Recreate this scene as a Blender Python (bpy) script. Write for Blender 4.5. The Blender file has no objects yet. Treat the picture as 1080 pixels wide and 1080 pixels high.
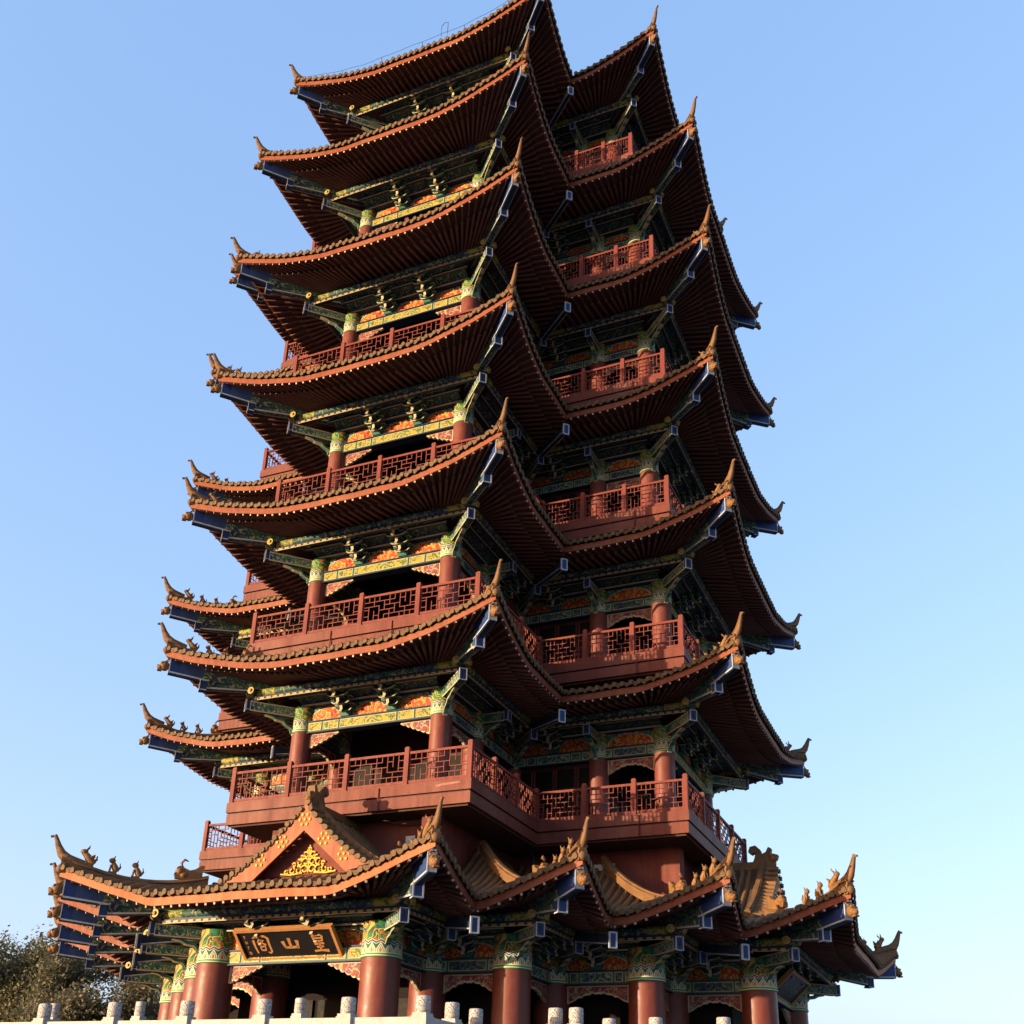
import bpy, math, random
from mathutils import Vector, Matrix
random.seed(7)
R = math.radians
SC = bpy.context.scene
COL = SC.collection
PI = math.pi

# ------------------------------------------------------------------ camera
def make_camera():
    cd = bpy.data.cameras.new('camera')
    co = bpy.data.objects.new('camera', cd)
    COL.objects.link(co)
    yaw, pitch, roll = -0.423, 0.394, 0.033
    cy, sy, cp, sp = math.cos(yaw), math.sin(yaw), math.cos(pitch), math.sin(pitch)
    f = Vector((sy*cp, cy*cp, sp)); r = Vector((cy, -sy, 0)); u = r.cross(f)
    cr, sr = math.cos(roll), math.sin(roll)
    r2 = cr*r + sr*u; u2 = -sr*r + cr*u
    m = Matrix((r2, u2, -f)).transposed().to_4x4()
    m.translation = Vector((18.302, -37.718, -6.506))
    co.matrix_world = m
    cd.sensor_width = 36.0
    cd.lens = 1156.93/1080*36.0
    cd.shift_y = 180.36/1080
    cd.clip_start = 0.1
    cd.clip_end = 20000
    SC.camera = co
make_camera()

# ------------------------------------------------------------------ light
SUN_EL = R(3.9)
SUN_TRAVEL = Vector((0.66, 0.75, 0)).normalized()        # horizontal travel direction of the light
SUN_STRENGTH = 2.0
SKY_STRENGTH = 0.15
EXPOSURE = 2.64
SUN_COL = (1.0, 0.72, 0.44)
w = bpy.data.worlds.new('World'); SC.world = w; w.use_nodes = True
nt = w.node_tree
sky = nt.nodes.new('ShaderNodeTexSky'); sky.sky_type = 'NISHITA'; sky.sun_disc = False
sky.sun_elevation = SUN_EL
sky.sun_rotation = math.atan2(-SUN_TRAVEL.x, -SUN_TRAVEL.y)
sky.altitude = 0; sky.air_density = 0.9; sky.dust_density = 3.0; sky.ozone_density = 2.1
# clear-evening haze: the sky's own gradient softened by an even pale-blue veil
veil = nt.nodes.new('ShaderNodeVectorMath'); veil.operation = 'MULTIPLY_ADD'
veil.inputs[1].default_value = (0.84, 0.58, 0.40)
veil.inputs[2].default_value = (0.160, 0.330, 0.70)
nt.links.new(sky.outputs[0], veil.inputs[0])
nt.links.new(veil.outputs[0], nt.nodes['Background'].inputs[0])
nt.nodes['Background'].inputs[1].default_value = SKY_STRENGTH
sl = bpy.data.lights.new('sun', 'SUN'); so = bpy.data.objects.new('sun', sl); COL.objects.link(so)
sl.energy = SUN_STRENGTH; sl.angle = R(0.5); sl.color = SUN_COL
d = Vector((SUN_TRAVEL.x*math.cos(SUN_EL), SUN_TRAVEL.y*math.cos(SUN_EL), -math.sin(SUN_EL)))
so.rotation_euler = d.to_track_quat('-Z', 'Y').to_euler()
so.location = (-60, -70, 40)
SC.view_settings.view_transform = 'Standard'; SC.view_settings.look = 'None'
SC.view_settings.exposure = EXPOSURE; SC.view_settings.gamma = 1

# ------------------------------------------------------------------ materials
MATS = {}
K = 0.66            # lowers most base colours to balance the high exposure
def sc_(c): return tuple(x*K for x in c)
class NG:
    def __init__(s, name):
        m = bpy.data.materials.new(name); m.use_nodes = True
        s.m = m; s.t = m.node_tree; s.b = s.t.nodes['Principled BSDF']; MATS[name] = m
        s.tc = s.t.nodes.new('ShaderNodeTexCoord')
    def n(s, typ, **kw):
        x = s.t.nodes.new(typ)
        for k, v in kw.items():
            if k.startswith('i_'): x.inputs[k[2:].replace('_', ' ')].default_value = v
            else: setattr(x, k, v)
        return x
    def l(s, a, b): s.t.links.new(a, b)
    def math(s, op, a, b=None, c=None):
        x = s.n('ShaderNodeMath', operation=op)
        for i, v in enumerate((a, b, c)):
            if v is None: continue
            if isinstance(v, (int, float)): x.inputs[i].default_value = v
            else: s.l(v, x.inputs[i])
        return x.outputs[0]
    def mix(s, fac, a, b):
        x = s.n('ShaderNodeMix', data_type='RGBA')
        for i, v in ((0, fac), (6, a), (7, b)):
            if isinstance(v, (int, float)): x.inputs[i].default_value = v
            elif isinstance(v, tuple): x.inputs[i].default_value = (*v, 1) if len(v) == 3 else v
            else: s.l(v, x.inputs[i])
        return x.outputs[2]
    def noise(s, scale, detail=3, rough=0.55, vec=None, dist=0.0):
        x = s.n('ShaderNodeTexNoise'); x.inputs['Scale'].default_value = scale
        x.inputs['Detail'].default_value = detail; x.inputs['Roughness'].default_value = rough
        x.inputs['Distortion'].default_value = dist
        s.l(vec if vec is not None else s.tc.outputs['Object'], x.inputs['Vector'])
        return x.outputs['Fac']
    def ramp(s, fac, lo, hi):
        x = s.n('ShaderNodeMapRange'); x.inputs[1].default_value = lo; x.inputs[2].default_value = hi
        s.l(fac, x.inputs[0]); return x.outputs[0]
    def done(s, col, rough=0.6, bump=None, bs=0.3, spec=0.5):
        if isinstance(col, tuple): s.b.inputs['Base Color'].default_value = (*col, 1)
        else: s.l(col, s.b.inputs['Base Color'])
        if isinstance(rough, (int, float)): s.b.inputs['Roughness'].default_value = rough
        else: s.l(rough, s.b.inputs['Roughness'])
        s.b.inputs['Specular IOR Level'].default_value = spec
        if bump is not None:
            bn = s.n('ShaderNodeBump'); bn.inputs['Strength'].default_value = bs; bn.inputs['Distance'].default_value = 0.02
            s.l(bump, bn.inputs['Height']); s.l(bn.outputs[0], s.b.inputs['Normal'])
        return s.m
def weather(name, c, c2, rough=0.6, sc=2.0, fine=14.0, bs=0.25, spec=0.14, stretch=None):
    """paint or stone with broad and fine worn patches"""
    g = NG(name); c, c2 = sc_(c), sc_(c2)
    vec = None
    if stretch:
        mp = g.n('ShaderNodeMapping'); mp.inputs['Scale'].default_value = stretch
        g.l(g.tc.outputs['Object'], mp.inputs[0]); vec = mp.outputs[0]
    a = g.ramp(g.noise(sc, 4, 0.6, vec), 0.35, 0.7); b = g.noise(fine, 4, 0.65, vec)
    f = g.math('MULTIPLY_ADD', b, 0.6, g.math('MULTIPLY', a, 0.6)); f = g.math('SUBTRACT', f, 0.2)
    x = g.math('MINIMUM', g.math('MAXIMUM', f, 0.0), 1.0)
    g.done(g.mix(x, c, c2), g.math('MULTIPLY_ADD', b, 0.25, rough-0.12), b, bs, spec)
def scroll(name, base, base2, line, line2, sc=2.6, freq=5.0, th=0.13, rough=0.55):
    """painted scrollwork: curling lines over a two-tone ground"""
    g = NG(name); base, base2, line, line2 = sc_(base), sc_(base2), sc_(line), sc_(line2)
    n1 = g.noise(sc, 1.0, 0.4, None, 0.9); n2 = g.noise(sc*0.8, 1, 0.5)
    k = g.math('ABSOLUTE', g.math('SUBTRACT', g.math('FRACT', g.math('MULTIPLY', n1, freq)), 0.5))
    lm = g.math('LESS_THAN', k, th)
    lm2 = g.math('LESS_THAN', g.math('ABSOLUTE', g.math('SUBTRACT', k, th+0.09)), 0.05)
    ground = g.mix(g.math('GREATER_THAN', n2, 0.52), base, base2)
    c = g.mix(lm2, ground, line2); c = g.mix(lm, c, line)
    dirt = g.noise(9, 4, 0.6)
    c = g.mix(g.math('MULTIPLY', g.ramp(dirt, 0.45, 0.8), 0.35), c, (0.05, 0.04, 0.03))
    g.done(c, rough, lm, 0.35, 0.15)
def capital_paint():
    g = NG('capital_paint')
    sep = g.n('ShaderNodeSeparateXYZ'); g.l(g.tc.outputs['Object'], sep.inputs[0])
    sg = g.n('ShaderNodeSeparateXYZ'); g.l(g.tc.outputs['Generated'], sg.inputs[0])
    z = sg.outputs[2]
    ang = g.math('ARCTAN2', sep.outputs[1], sep.outputs[0])
    t = g.math('FRACT', g.math('MULTIPLY', ang, 14/(2*PI)))
    tri = g.math('ABSOLUTE', g.math('SUBTRACT', t, 0.5))          # 0 in the middle of a lappet
    green, dgreen, cream, blue = (0.03, 0.15, 0.065), (0.02, 0.085, 0.05), (0.52, 0.50, 0.36), (0.02, 0.035, 0.12)
    gold, red = (0.44, 0.30, 0.045), (0.40, 0.09, 0.035)
    # dragon field
    n1 = g.noise(3.2, 1.2, 0.4, None, 1.1); n2 = g.noise(2.6, 1, 0.5)
    k = g.math('ABSOLUTE', g.math('SUBTRACT', g.math('FRACT', g.math('MULTIPLY', n1, 5.5)), 0.5))
    field = g.mix(g.math('GREATER_THAN', n2, 0.56), green, dgreen)
    field = g.mix(g.math('GREATER_THAN', g.noise(4.2, 1), 0.62), field, red)
    field = g.mix(g.math('GREATER_THAN', g.noise(4.9, 1), 0.64), field, blue)
    field = g.mix(g.math('LESS_THAN', k, 0.135), field, gold)
    # lappet band: cream outlines of a pointed arch, green inside
    hh = g.math('DIVIDE', g.math('SUBTRACT', z, 0.13), 0.24)       # 0..1 in band
    arch = g.math('ADD', g.math('MULTIPLY', tri, 1.9), g.math('MULTIPLY', g.math('MAXIMUM', g.math('SUBTRACT', hh, 0.35), 0.0), 1.15))
    ln = g.math('LESS_THAN', g.math('ABSOLUTE', g.math('SUBTRACT', arch, 0.75)), 0.13)
    ln2 = g.math('LESS_THAN', g.math('ABSOLUTE', g.math('SUBTRACT', arch, 0.36)), 0.1)
    lap = g.mix(g.math('GREATER_THAN', arch, 0.85), green, (0.02, 0.10, 0.09))
    lap = g.mix(g.math('LESS_THAN', arch, 0.26), lap, (0.30, 0.16, 0.06))
    lap = g.mix(ln2, lap, cream); lap = g.mix(ln, lap, cream)
    # zigzag above
    zz = g.math('SUBTRACT', z, g.math('MULTIPLY_ADD', tri, -0.14, 0.46))
    zg = g.mix(g.math('LESS_THAN', g.math('ABSOLUTE', zz), 0.022), (0.03, 0.05, 0.2), (0.03, 0.05, 0.2))
    c = field
    c = g.mix(g.math('LESS_THAN', zz, 0.035), c, cream)
    c = g.mix(g.math('LESS_THAN', zz, 0.015), c, blue)
    c = g.mix(g.math('LESS_THAN', zz, -0.03), c, cream)
    c = g.mix(g.math('LESS_THAN', zz, -0.05), c, lap)
    c = g.mix(g.math('LESS_THAN', z, 0.13), c, cream)
    c = g.mix(g.math('LESS_THAN', z, 0.105), c, (0.03, 0.22, 0.08))
    c = g.mix(g.math('LESS_THAN', z, 0.055), c, cream)
    c = g.mix(g.math('LESS_THAN', z, 0.03), c, (0.05, 0.16, 0.08))
    g.done(c, 0.55, None, 0.3, 0.2)
def lacquer():
    g = NG('column_lacquer')
    mp = g.n('ShaderNodeMapping'); mp.inputs['Scale'].default_value = (1, 1, 0.15); g.l(g.tc.outputs['Object'], mp.inputs[0])
    a = g.noise(6, 4, 0.6, mp.outputs[0]); b = g.noise(1.3, 3)
    c = g.mix(g.ramp(a, 0.35, 0.7), (0.105, 0.025, 0.018), (0.138, 0.036, 0.026))
    c = g.mix(g.math('MULTIPLY', g.ramp(b, 0.5, 0.75), 0.4), c, (0.095, 0.026, 0.02))
    sp = g.noise(14, 5, 0.7); dr = g.noise(2.2, 5, 0.7)
    c = g.mix(g.math('MULTIPLY', g.ramp(dr, 0.5, 0.72), 0.35), c, (0.17, 0.075, 0.05))
    c = g.mix(g.math('MULTIPLY', g.math('GREATER_THAN', sp, 0.72), 0.5), c, (0.06, 0.02, 0.016))
    g.done(c, g.math('MULTIPLY_ADD', g.ramp(dr, 0.35, 0.7), 0.25, g.math('MULTIPLY_ADD', a, 0.2, 0.28)), a, 0.1, 0.3)
def board(name, c, c2, dust, rough=0.6):
    """weathered painted boards: faded patches, run-off streaks, dust and small chips"""
    g = NG(name); c, c2, dust = sc_(c), sc_(c2), sc_(dust)
    mp = g.n('ShaderNodeMapping'); mp.inputs['Scale'].default_value = (5, 5, 0.55); g.l(g.tc.outputs['Object'], mp.inputs[0])
    st = g.noise(1.0, 5, 0.65, mp.outputs[0]); pa = g.noise(0.45, 4, 0.6); fi = g.noise(17, 4, 0.6); ch = g.noise(5.5, 5, 0.7)
    x = g.mix(g.ramp(st, 0.38, 0.68), c, c2)
    x = g.mix(g.math('MULTIPLY', g.ramp(pa, 0.45, 0.72), 0.45), x, dust)
    x = g.mix(g.math('MULTIPLY', g.ramp(fi, 0.5, 0.8), 0.35), x, c2)
    x = g.mix(g.math('MULTIPLY', g.math('GREATER_THAN', ch, 0.73), 0.6), x, dust)
    g.done(x, g.math('MULTIPLY_ADD', st, 0.3, rough-0.15), fi, 0.14, 0.16)
board('red_board', (0.195, 0.056, 0.038), (0.135, 0.039, 0.028), (0.28, 0.14, 0.105))
board('red_rail', (0.22, 0.050, 0.037), (0.155, 0.036, 0.027), (0.30, 0.115, 0.085))
board('red_fascia', (0.275, 0.078, 0.035), (0.20, 0.055, 0.028), (0.38, 0.16, 0.08))
board('orange_fascia', (0.42, 0.135, 0.042), (0.33, 0.10, 0.036), (0.46, 0.21, 0.10))
board('gable_board', (0.38, 0.125, 0.058), (0.28, 0.085, 0.042), (0.44, 0.20, 0.11))
board('red_wall', (0.19, 0.047, 0.034), (0.14, 0.034, 0.027), (0.25, 0.11, 0.085), 0.7)
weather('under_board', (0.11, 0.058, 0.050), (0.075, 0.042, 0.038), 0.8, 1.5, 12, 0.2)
weather('rafter_red', (0.23, 0.103, 0.085), (0.155, 0.075, 0.065), 0.65, 2, 16, 0.15)
weather('rafter_white', (0.52, 0.48, 0.40), (0.38, 0.33, 0.26), 0.6, 3, 20, 0.1)
weather('rafter_end_shaded', (0.20, 0.15, 0.11), (0.14, 0.09, 0.07), 0.6, 3, 20, 0.1)  # dimmed copy of the white ends, shade of the inner row put into the colour
weather('old_primer', (0.36, 0.19, 0.15), (0.30, 0.12, 0.09), 0.7, 3, 20, 0.1)
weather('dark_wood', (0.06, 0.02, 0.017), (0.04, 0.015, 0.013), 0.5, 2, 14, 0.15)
weather('interior_shade', (0.010, 0.007, 0.007), (0.015, 0.010, 0.010), 0.8, 2, 14, 0.1)  # near-black, deep shade of the rooms put into the colour
weather('window_dark', (0.004, 0.004, 0.005), (0.006, 0.006, 0.007), 0.6, 2, 8, 0.02)  # panes almost black, the unlit rooms behind are put into their colour
weather('clay_tile', (0.27, 0.148, 0.066), (0.11, 0.070, 0.042), 0.62, 1.7, 9, 0.5)
weather('trough_tile', (0.125, 0.085, 0.05), (0.06, 0.047, 0.034), 0.7, 1.5, 8, 0.5)
weather('tile_end', (0.20, 0.125, 0.06), (0.075, 0.052, 0.036), 0.6, 3.5, 22, 0.6)
weather('ridge_clay', (0.25, 0.132, 0.055), (0.095, 0.062, 0.038), 0.6, 2.5, 10, 0.6)
weather('figure_clay', (0.29, 0.145, 0.05), (0.11, 0.068, 0.036), 0.5, 6, 18, 0.5)
weather('blue_paint', (0.035, 0.075, 0.24), (0.028, 0.055, 0.15), 0.5, 3, 16, 0.1)
weather('navy_paint', (0.02, 0.038, 0.11), (0.026, 0.06, 0.075), 0.5, 3, 16, 0.1)
weather('pale_trim', (0.50, 0.56, 0.62), (0.38, 0.43, 0.47), 0.55, 3, 16, 0.1)
weather('gold_trim', (0.58, 0.42, 0.13), (0.42, 0.29, 0.09), 0.45, 4, 16, 0.1)
weather('cream_trim', (0.66, 0.58, 0.36), (0.48, 0.42, 0.27), 0.5, 4, 16, 0.1)
weather('green_trim', (0.055, 0.19, 0.13), (0.035, 0.11, 0.085), 0.5, 4, 16, 0.1)
weather('green_dark', (0.02, 0.07, 0.055), (0.015, 0.04, 0.055), 0.55, 3, 16, 0.1)
weather('black_board', (0.012, 0.012, 0.014), (0.02, 0.02, 0.022), 0.35, 2, 10, 0.05)
weather('plaque_gold', (0.50, 0.26, 0.10), (0.36, 0.17, 0.07), 0.4, 5, 20, 0.1)
weather('bright_gold', (0.80, 0.58, 0.10), (0.66, 0.42, 0.06), 0.4, 5, 20, 0.1)
weather('marble', (0.56, 0.54, 0.51), (0.38, 0.36, 0.34), 0.55, 2.2, 11, 1.0)
weather('stone_block', (0.26, 0.25, 0.23), (0.2, 0.19, 0.18), 0.8, 0.8, 9, 0.4)
weather('lamp_grey', (0.55, 0.55, 0.54), (0.42, 0.42, 0.42), 0.5, 4, 18, 0.1)
weather('cable_black', (0.03, 0.03, 0.03), (0.05, 0.045, 0.04), 0.6, 4, 18, 0.1)
weather('bark', (0.10, 0.07, 0.045), (0.05, 0.038, 0.028), 0.9, 3, 18, 0.8)
scroll('flame_paint', (0.50, 0.075, 0.028), (0.30, 0.03, 0.018), (0.74, 0.42, 0.09), (0.60, 0.17, 0.04), 3.4, 4.2, 0.13)
scroll('scroll_yellow', (0.46, 0.36, 0.07), (0.36, 0.36, 0.13), (0.07, 0.16, 0.05), (0.50, 0.38, 0.05), 4.2, 4.0, 0.17)
scroll('scroll_green', (0.05, 0.19, 0.13), (0.03, 0.08, 0.16), (0.52, 0.50, 0.32), (0.12, 0.28, 0.19), 4.0, 4.0, 0.12)
scroll('scroll_dark', (0.03, 0.105, 0.08), (0.028, 0.05, 0.125), (0.34, 0.33, 0.19), (0.06, 0.15, 0.12), 4.0, 4.0, 0.09)
scroll('scroll_red', (0.30, 0.055, 0.025), (0.22, 0.04, 0.04), (0.50, 0.34, 0.14), (0.16, 0.10, 0.24), 4.6, 3.4, 0.12)
capital_paint(); lacquer()
def carved_marble():
    g = NG('carved_marble')
    n1 = g.noise(7.0, 1.5, 0.5, None, 1.2)
    k_ = g.math('ABSOLUTE', g.math('SUBTRACT', g.math('FRACT', g.math('MULTIPLY', n1, 5.0)), 0.5))
    gr = g.ramp(k_, 0.02, 0.16); st = g.ramp(g.noise(2.0, 5, 0.65), 0.45, 0.75)
    c = g.mix(g.math('MULTIPLY', st, 0.5), (0.40, 0.385, 0.36), (0.25, 0.235, 0.21))
    c = g.mix(gr, (0.29, 0.27, 0.24), c)
    g.done(c, 0.6, gr, 1.0, 0.15); g.t.nodes['Bump'].inputs['Distance'].default_value = 0.03
carved_marble()
def ground_mat():
    g = NG('paving_slabs')
    br = g.n('ShaderNodeTexBrick'); br.inputs['Scale'].default_value = 0.8
    br.inputs['Color1'].default_value = (0.15, 0.14, 0.125, 1); br.inputs['Color2'].default_value = (0.125, 0.12, 0.11, 1)
    br.inputs['Mortar'].default_value = (0.07, 0.065, 0.06, 1); br.inputs['Mortar Size'].default_value = 0.012
    g.l(g.tc.outputs['Object'], br.inputs['Vector'])
    n = g.noise(0.2, 4); f = g.noise(6, 4)
    c = g.mix(g.math('MULTIPLY', n, 0.5), br.outputs[0], (0.10, 0.095, 0.085))
    g.done(c, 0.8, f, 0.2)
ground_mat()
def leaf_mat(name, a, b, c3):
    g = NG(name)
    oi = g.noise(0.55, 3, 0.6); f = g.noise(7, 2)
    c = g.mix(g.ramp(oi, 0.38, 0.62), a, b); c = g.mix(g.ramp(f, 0.5, 0.75), c, c3)
    g.done(c, 0.65, None, 0, 0.3)
    tr = g.n('ShaderNodeBsdfTranslucent'); g.l(c, tr.inputs[0])
    ms = g.n('ShaderNodeMixShader'); ms.inputs[0].default_value = 0.35
    g.l(g.b.outputs[0], ms.inputs[1]); g.l(tr.outputs[0], ms.inputs[2])
    g.l(ms.outputs[0], g.t.nodes['Material Output'].inputs[0])
leaf_mat('leaf_olive', (0.10, 0.105, 0.055), (0.13, 0.125, 0.068), (0.155, 0.14, 0.085))
leaf_mat('leaf_brown', (0.125, 0.112, 0.064), (0.10, 0.10, 0.055), (0.15, 0.128, 0.08))

# ------------------------------------------------------------------ mesh builder
class MB:
    def __init__(s): s.v = []; s.f = []; s.m = []; s.s = []; s.slots = []
    def slot(s, mat):
        if mat not in s.slots: s.slots.append(mat)
        return s.slots.index(mat)
    def add(s, vs, fs, mat, smooth=False):
        o = len(s.v); s.v.extend([tuple(p) for p in vs]); k = s.slot(mat)
        for f in fs: s.f.append([i+o for i in f]); s.m.append(k); s.s.append(smooth)
    def box(s, x0, x1, y0, y1, z0, z1, mat, bev=0.0):
        vs = [(x, y, z) for z in (z0, z1) for y in (y0, y1) for x in (x0, x1)]
        s.add(vs, [(0, 2, 3, 1), (4, 5, 7, 6), (0, 1, 5, 4), (2, 6, 7, 3), (0, 4, 6, 2), (1, 3, 7, 5)], mat)
    def bar(s, p, q, wd, ht, mat, endm=None, up=(0, 0, 1), startm=None):
        """box bar p->q, width wd, height ht, centred on the line"""
        p = Vector(p); q = Vector(q); t = (q-p).normalized(); u = t.cross(Vector(up))
        if u.length < 1e-4: u = Vector((1, 0, 0))
        u.normalize(); n = u.cross(t)
        u = u*(wd/2); n = n*(ht/2)
        vs = [p-u-n, p+u-n, p+u+n, p-u+n, q-u-n, q+u-n, q+u+n, q-u+n]
        s.add(vs, [(0, 1, 5, 4), (1, 2, 6, 5), (2, 3, 7, 6), (3, 0, 4, 7)], mat)
        s.add([vs[i] for i in (3, 2, 1, 0)], [(0, 1, 2, 3)], startm or mat)
        s.add([vs[i] for i in (4, 5, 6, 7)], [(0, 1, 2, 3)], endm or mat)
    def tube(s, pts, rad, n, mat, smooth=True, caps=True, endm=None):
        pts = [Vector(p) for p in pts]; rings = []
        if not isinstance(rad, (list, tuple)): rad = [rad]*len(pts)
        ref = Vector((0, 0, 1))
        for i, p in enumerate(pts):
            t = (pts[min(i+1, len(pts)-1)]-pts[max(i-1, 0)]).normalized()
            u = t.cross(ref)
            if u.length < 1e-3: u = t.cross(Vector((1, 0, 0)))
            u.normalize(); v = t.cross(u)
            rings.append([p+(u*math.cos(a)+v*math.sin(a))*rad[i] for a in (2*PI*k/n for k in range(n))])
        vs = [p for r in rings for p in r]; fs = []
        for i in range(len(pts)-1):
            for k in range(n): fs.append((i*n+k, i*n+(k+1) % n, (i+1)*n+(k+1) % n, (i+1)*n+k))
        s.add(vs, fs, mat, smooth)
        if caps:
            s.add(rings[0], [tuple(range(n))[::-1]], endm or mat); s.add(rings[-1], [tuple(range(n))], endm or mat)
    def lathe(s, prof, n, mat, c=(0, 0, 0), smooth=True):
        vs = []; fs = []; m = len(prof)
        for (r, z) in prof:
            for k in range(n):
                a = 2*PI*k/n; vs.append((c[0]+r*math.cos(a), c[1]+r*math.sin(a), c[2]+z))
        for i in range(m-1):
            for k in range(n): fs.append((i*n+k, i*n+(k+1) % n, (i+1)*n+(k+1) % n, (i+1)*n+k))
        s.add(vs, fs, mat, smooth)
        s.add(vs[:n], [tuple(range(n))[::-1]], mat); s.add(vs[-n:], [tuple(range(n))], mat)
    def prism(s, poly, o, u, v, n, th, mat, sidem=None):
        """polygon (list of 2-d points) in the plane o + a*u + b*v, extruded th along n"""
        o, u, v, n = Vector(o), Vector(u), Vector(v), Vector(n)
        a = [o+u*x+v*y for x, y in poly]; b = [p+n*th for p in a]; k = len(poly)
        s.add(a, [tuple(range(k))[::-1]], mat); s.add(b, [tuple(range(k))], mat)
        s.add(a+b, [(i, (i+1) % k, k+(i+1) % k, k+i) for i in range(k)], sidem or mat)
    def ball(s, c, r, mat, n=10, sq=(1, 1, 1)):
        m = n//2+1; vs = []; fs = []
        for i in range(m+1):
            th = PI*i/m
            for k in range(n):
                a = 2*PI*k/n
                vs.append((c[0]+r*sq[0]*math.sin(th)*math.cos(a), c[1]+r*sq[1]*math.sin(th)*math.sin(a), c[2]-r*sq[2]*math.cos(th)))
        for i in range(m):
            for k in range(n): fs.append((i*n+k, i*n+(k+1) % n, (i+1)*n+(k+1) % n, (i+1)*n+k))
        s.add(vs, fs, mat, True)
    def merge(s, other, M):
        o = len(s.v); s.v.extend([tuple(M @ Vector(p)) for p in other.v])
        mp = [s.slot(x) for x in other.slots]
        for f, m, sm in zip(other.f, other.m, other.s):
            s.f.append([i+o for i in f]); s.m.append(mp[m]); s.s.append(sm)
    def mesh(s, name):
        if hasattr(s, '_me'): return s._me
        me = bpy.data.meshes.new(name); me.from_pydata(s.v, [], s.f)
        for x in s.slots: me.materials.append(MATS[x])
        me.polygons.foreach_set('material_index', s.m); me.polygons.foreach_set('use_smooth', s.s)
        me.update(); s._me = me
        return me

WORLD = {}
WROT = {}
def link(o, parent, loc, rot):
    COL.objects.link(o); o.rotation_euler = (0, 0, rot)
    loc = Vector(loc)
    if parent is not None:
        pr = WROT.get(parent.name, 0.0)
        o.parent = parent; o.location = Matrix.Rotation(-pr, 3, 'Z') @ (loc-WORLD[parent.name]); o.rotation_euler = (0, 0, rot-pr)
    else: o.location = loc
    WORLD[o.name] = loc; WROT[o.name] = rot
    return o
def part(name, mb, parent, loc=(0, 0, 0), rot=0.0):
    return link(bpy.data.objects.new(name, mb.mesh(name)), parent, loc, rot)
def empty(name, loc, label=None, cat=None):
    o = link(bpy.data.objects.new(name, None), None, loc, 0)
    if label: o['label'] = label; o['category'] = cat
    return o
def tag(o, label, cat, group=None):
    o['label'] = label; o['category'] = cat
    if group: o['group'] = group
def rotk(p, k):
    x, y = p
    for _ in range(k % 4): x, y = -y, x
    return (x, y)

BASE = -5.75          # terrace floor
GROUND = -8.8
PAGODA = empty('pagoda', (0, 0, BASE), 'tall tiered red timber pagoda with seven rings of upswept tiled eaves and lattice balconies', 'pagoda')

# ------------------------------------------------------------------ roofs
TB = 0.33            # tile bed above the lower edge of the eave board
class Edge: pass
def make_edges(poly, conv, reach_long, reach_short, pw):
    n = len(poly); out = []
    for i in range(n):
        E = Edge(); p = Vector(poly[i]).to_2d(); q = Vector(poly[(i+1) % n]).to_2d()
        E.p0 = p; E.L = (q-p).length; E.u = (q-p)/E.L; E.n = Vector((E.u.y, -E.u.x))
        E.c0 = conv[i]; E.c1 = conv[(i+1) % n]
        both = E.c0 > 0 and E.c1 > 0
        E.reach = min(reach_long if both else reach_short, E.L*0.5 if both else E.L*0.97); E.pw = pw
        out.append(E)
    return out
class Roof:
    def __init__(s, e, edges, V, lift, flare, h, gable=None, LV=2.35):
        s.LV = LV
        s.e, s.edges, s.V, s.lift, s.flare, s.h, s.gable = e, edges, V, lift, flare, h, gable
    def ends(s, E, v):
        vc0 = vc1 = v
        if s.gable and E.long_side(0): vc0 = min(v, s.gable)
        if s.gable and E.long_side(1): vc1 = min(v, s.gable)
        return (vc0 if E.c0 > 0 else -v), (E.L-(vc1 if E.c1 > 0 else -v))
    def g(s, E, t, v):
        g0 = g1 = 0.0
        if E.c0 > 0: g0 = max(0.0, min(1.0, 1-(t-v)/E.reach))**E.pw
        if E.c1 > 0: g1 = max(0.0, min(1.0, 1-(E.L-t-v)/E.reach))**E.pw
        return g0, g1
    def xy(s, E, t, v, V=None):
        V = V or s.LV; g0, g1 = s.g(E, t, v); k = max(0.0, 1-max(v, 0)/V)
        p = E.p0+E.u*t-E.n*v
        return p+E.n*(s.flare*max(g0, g1)*k)+E.u*(s.flare*k*(g1-g0))
    def eave(s, E, t, v=0.0, V=None, pw=1.2):
        V = V or s.LV
        wob = (math.sin(t*1.3+s.e*2.1)*0.014+math.sin(t*3.7+s.e*0.9)*0.008)*min(1.0, max(0.0, t), max(0.0, E.L-t))
        return s.e-s.lift+wob+s.lift*max(s.g(E, t, v))*max(0.0, 1-max(v, 0)/V)**pw
    def top(s, E, t, v):
        p = s.xy(E, t, v); return Vector((p.x, p.y, s.eave(E, t, v, s.LV, 2.2)+TB+s.h(v)))
    def under(s, E, t, v, dz=0.0, V=3.0):
        p = s.xy(E, t, v, V); return Vector((p.x, p.y, s.eave(E, t, v, V)+0.03+0.19*v+dz))

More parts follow.
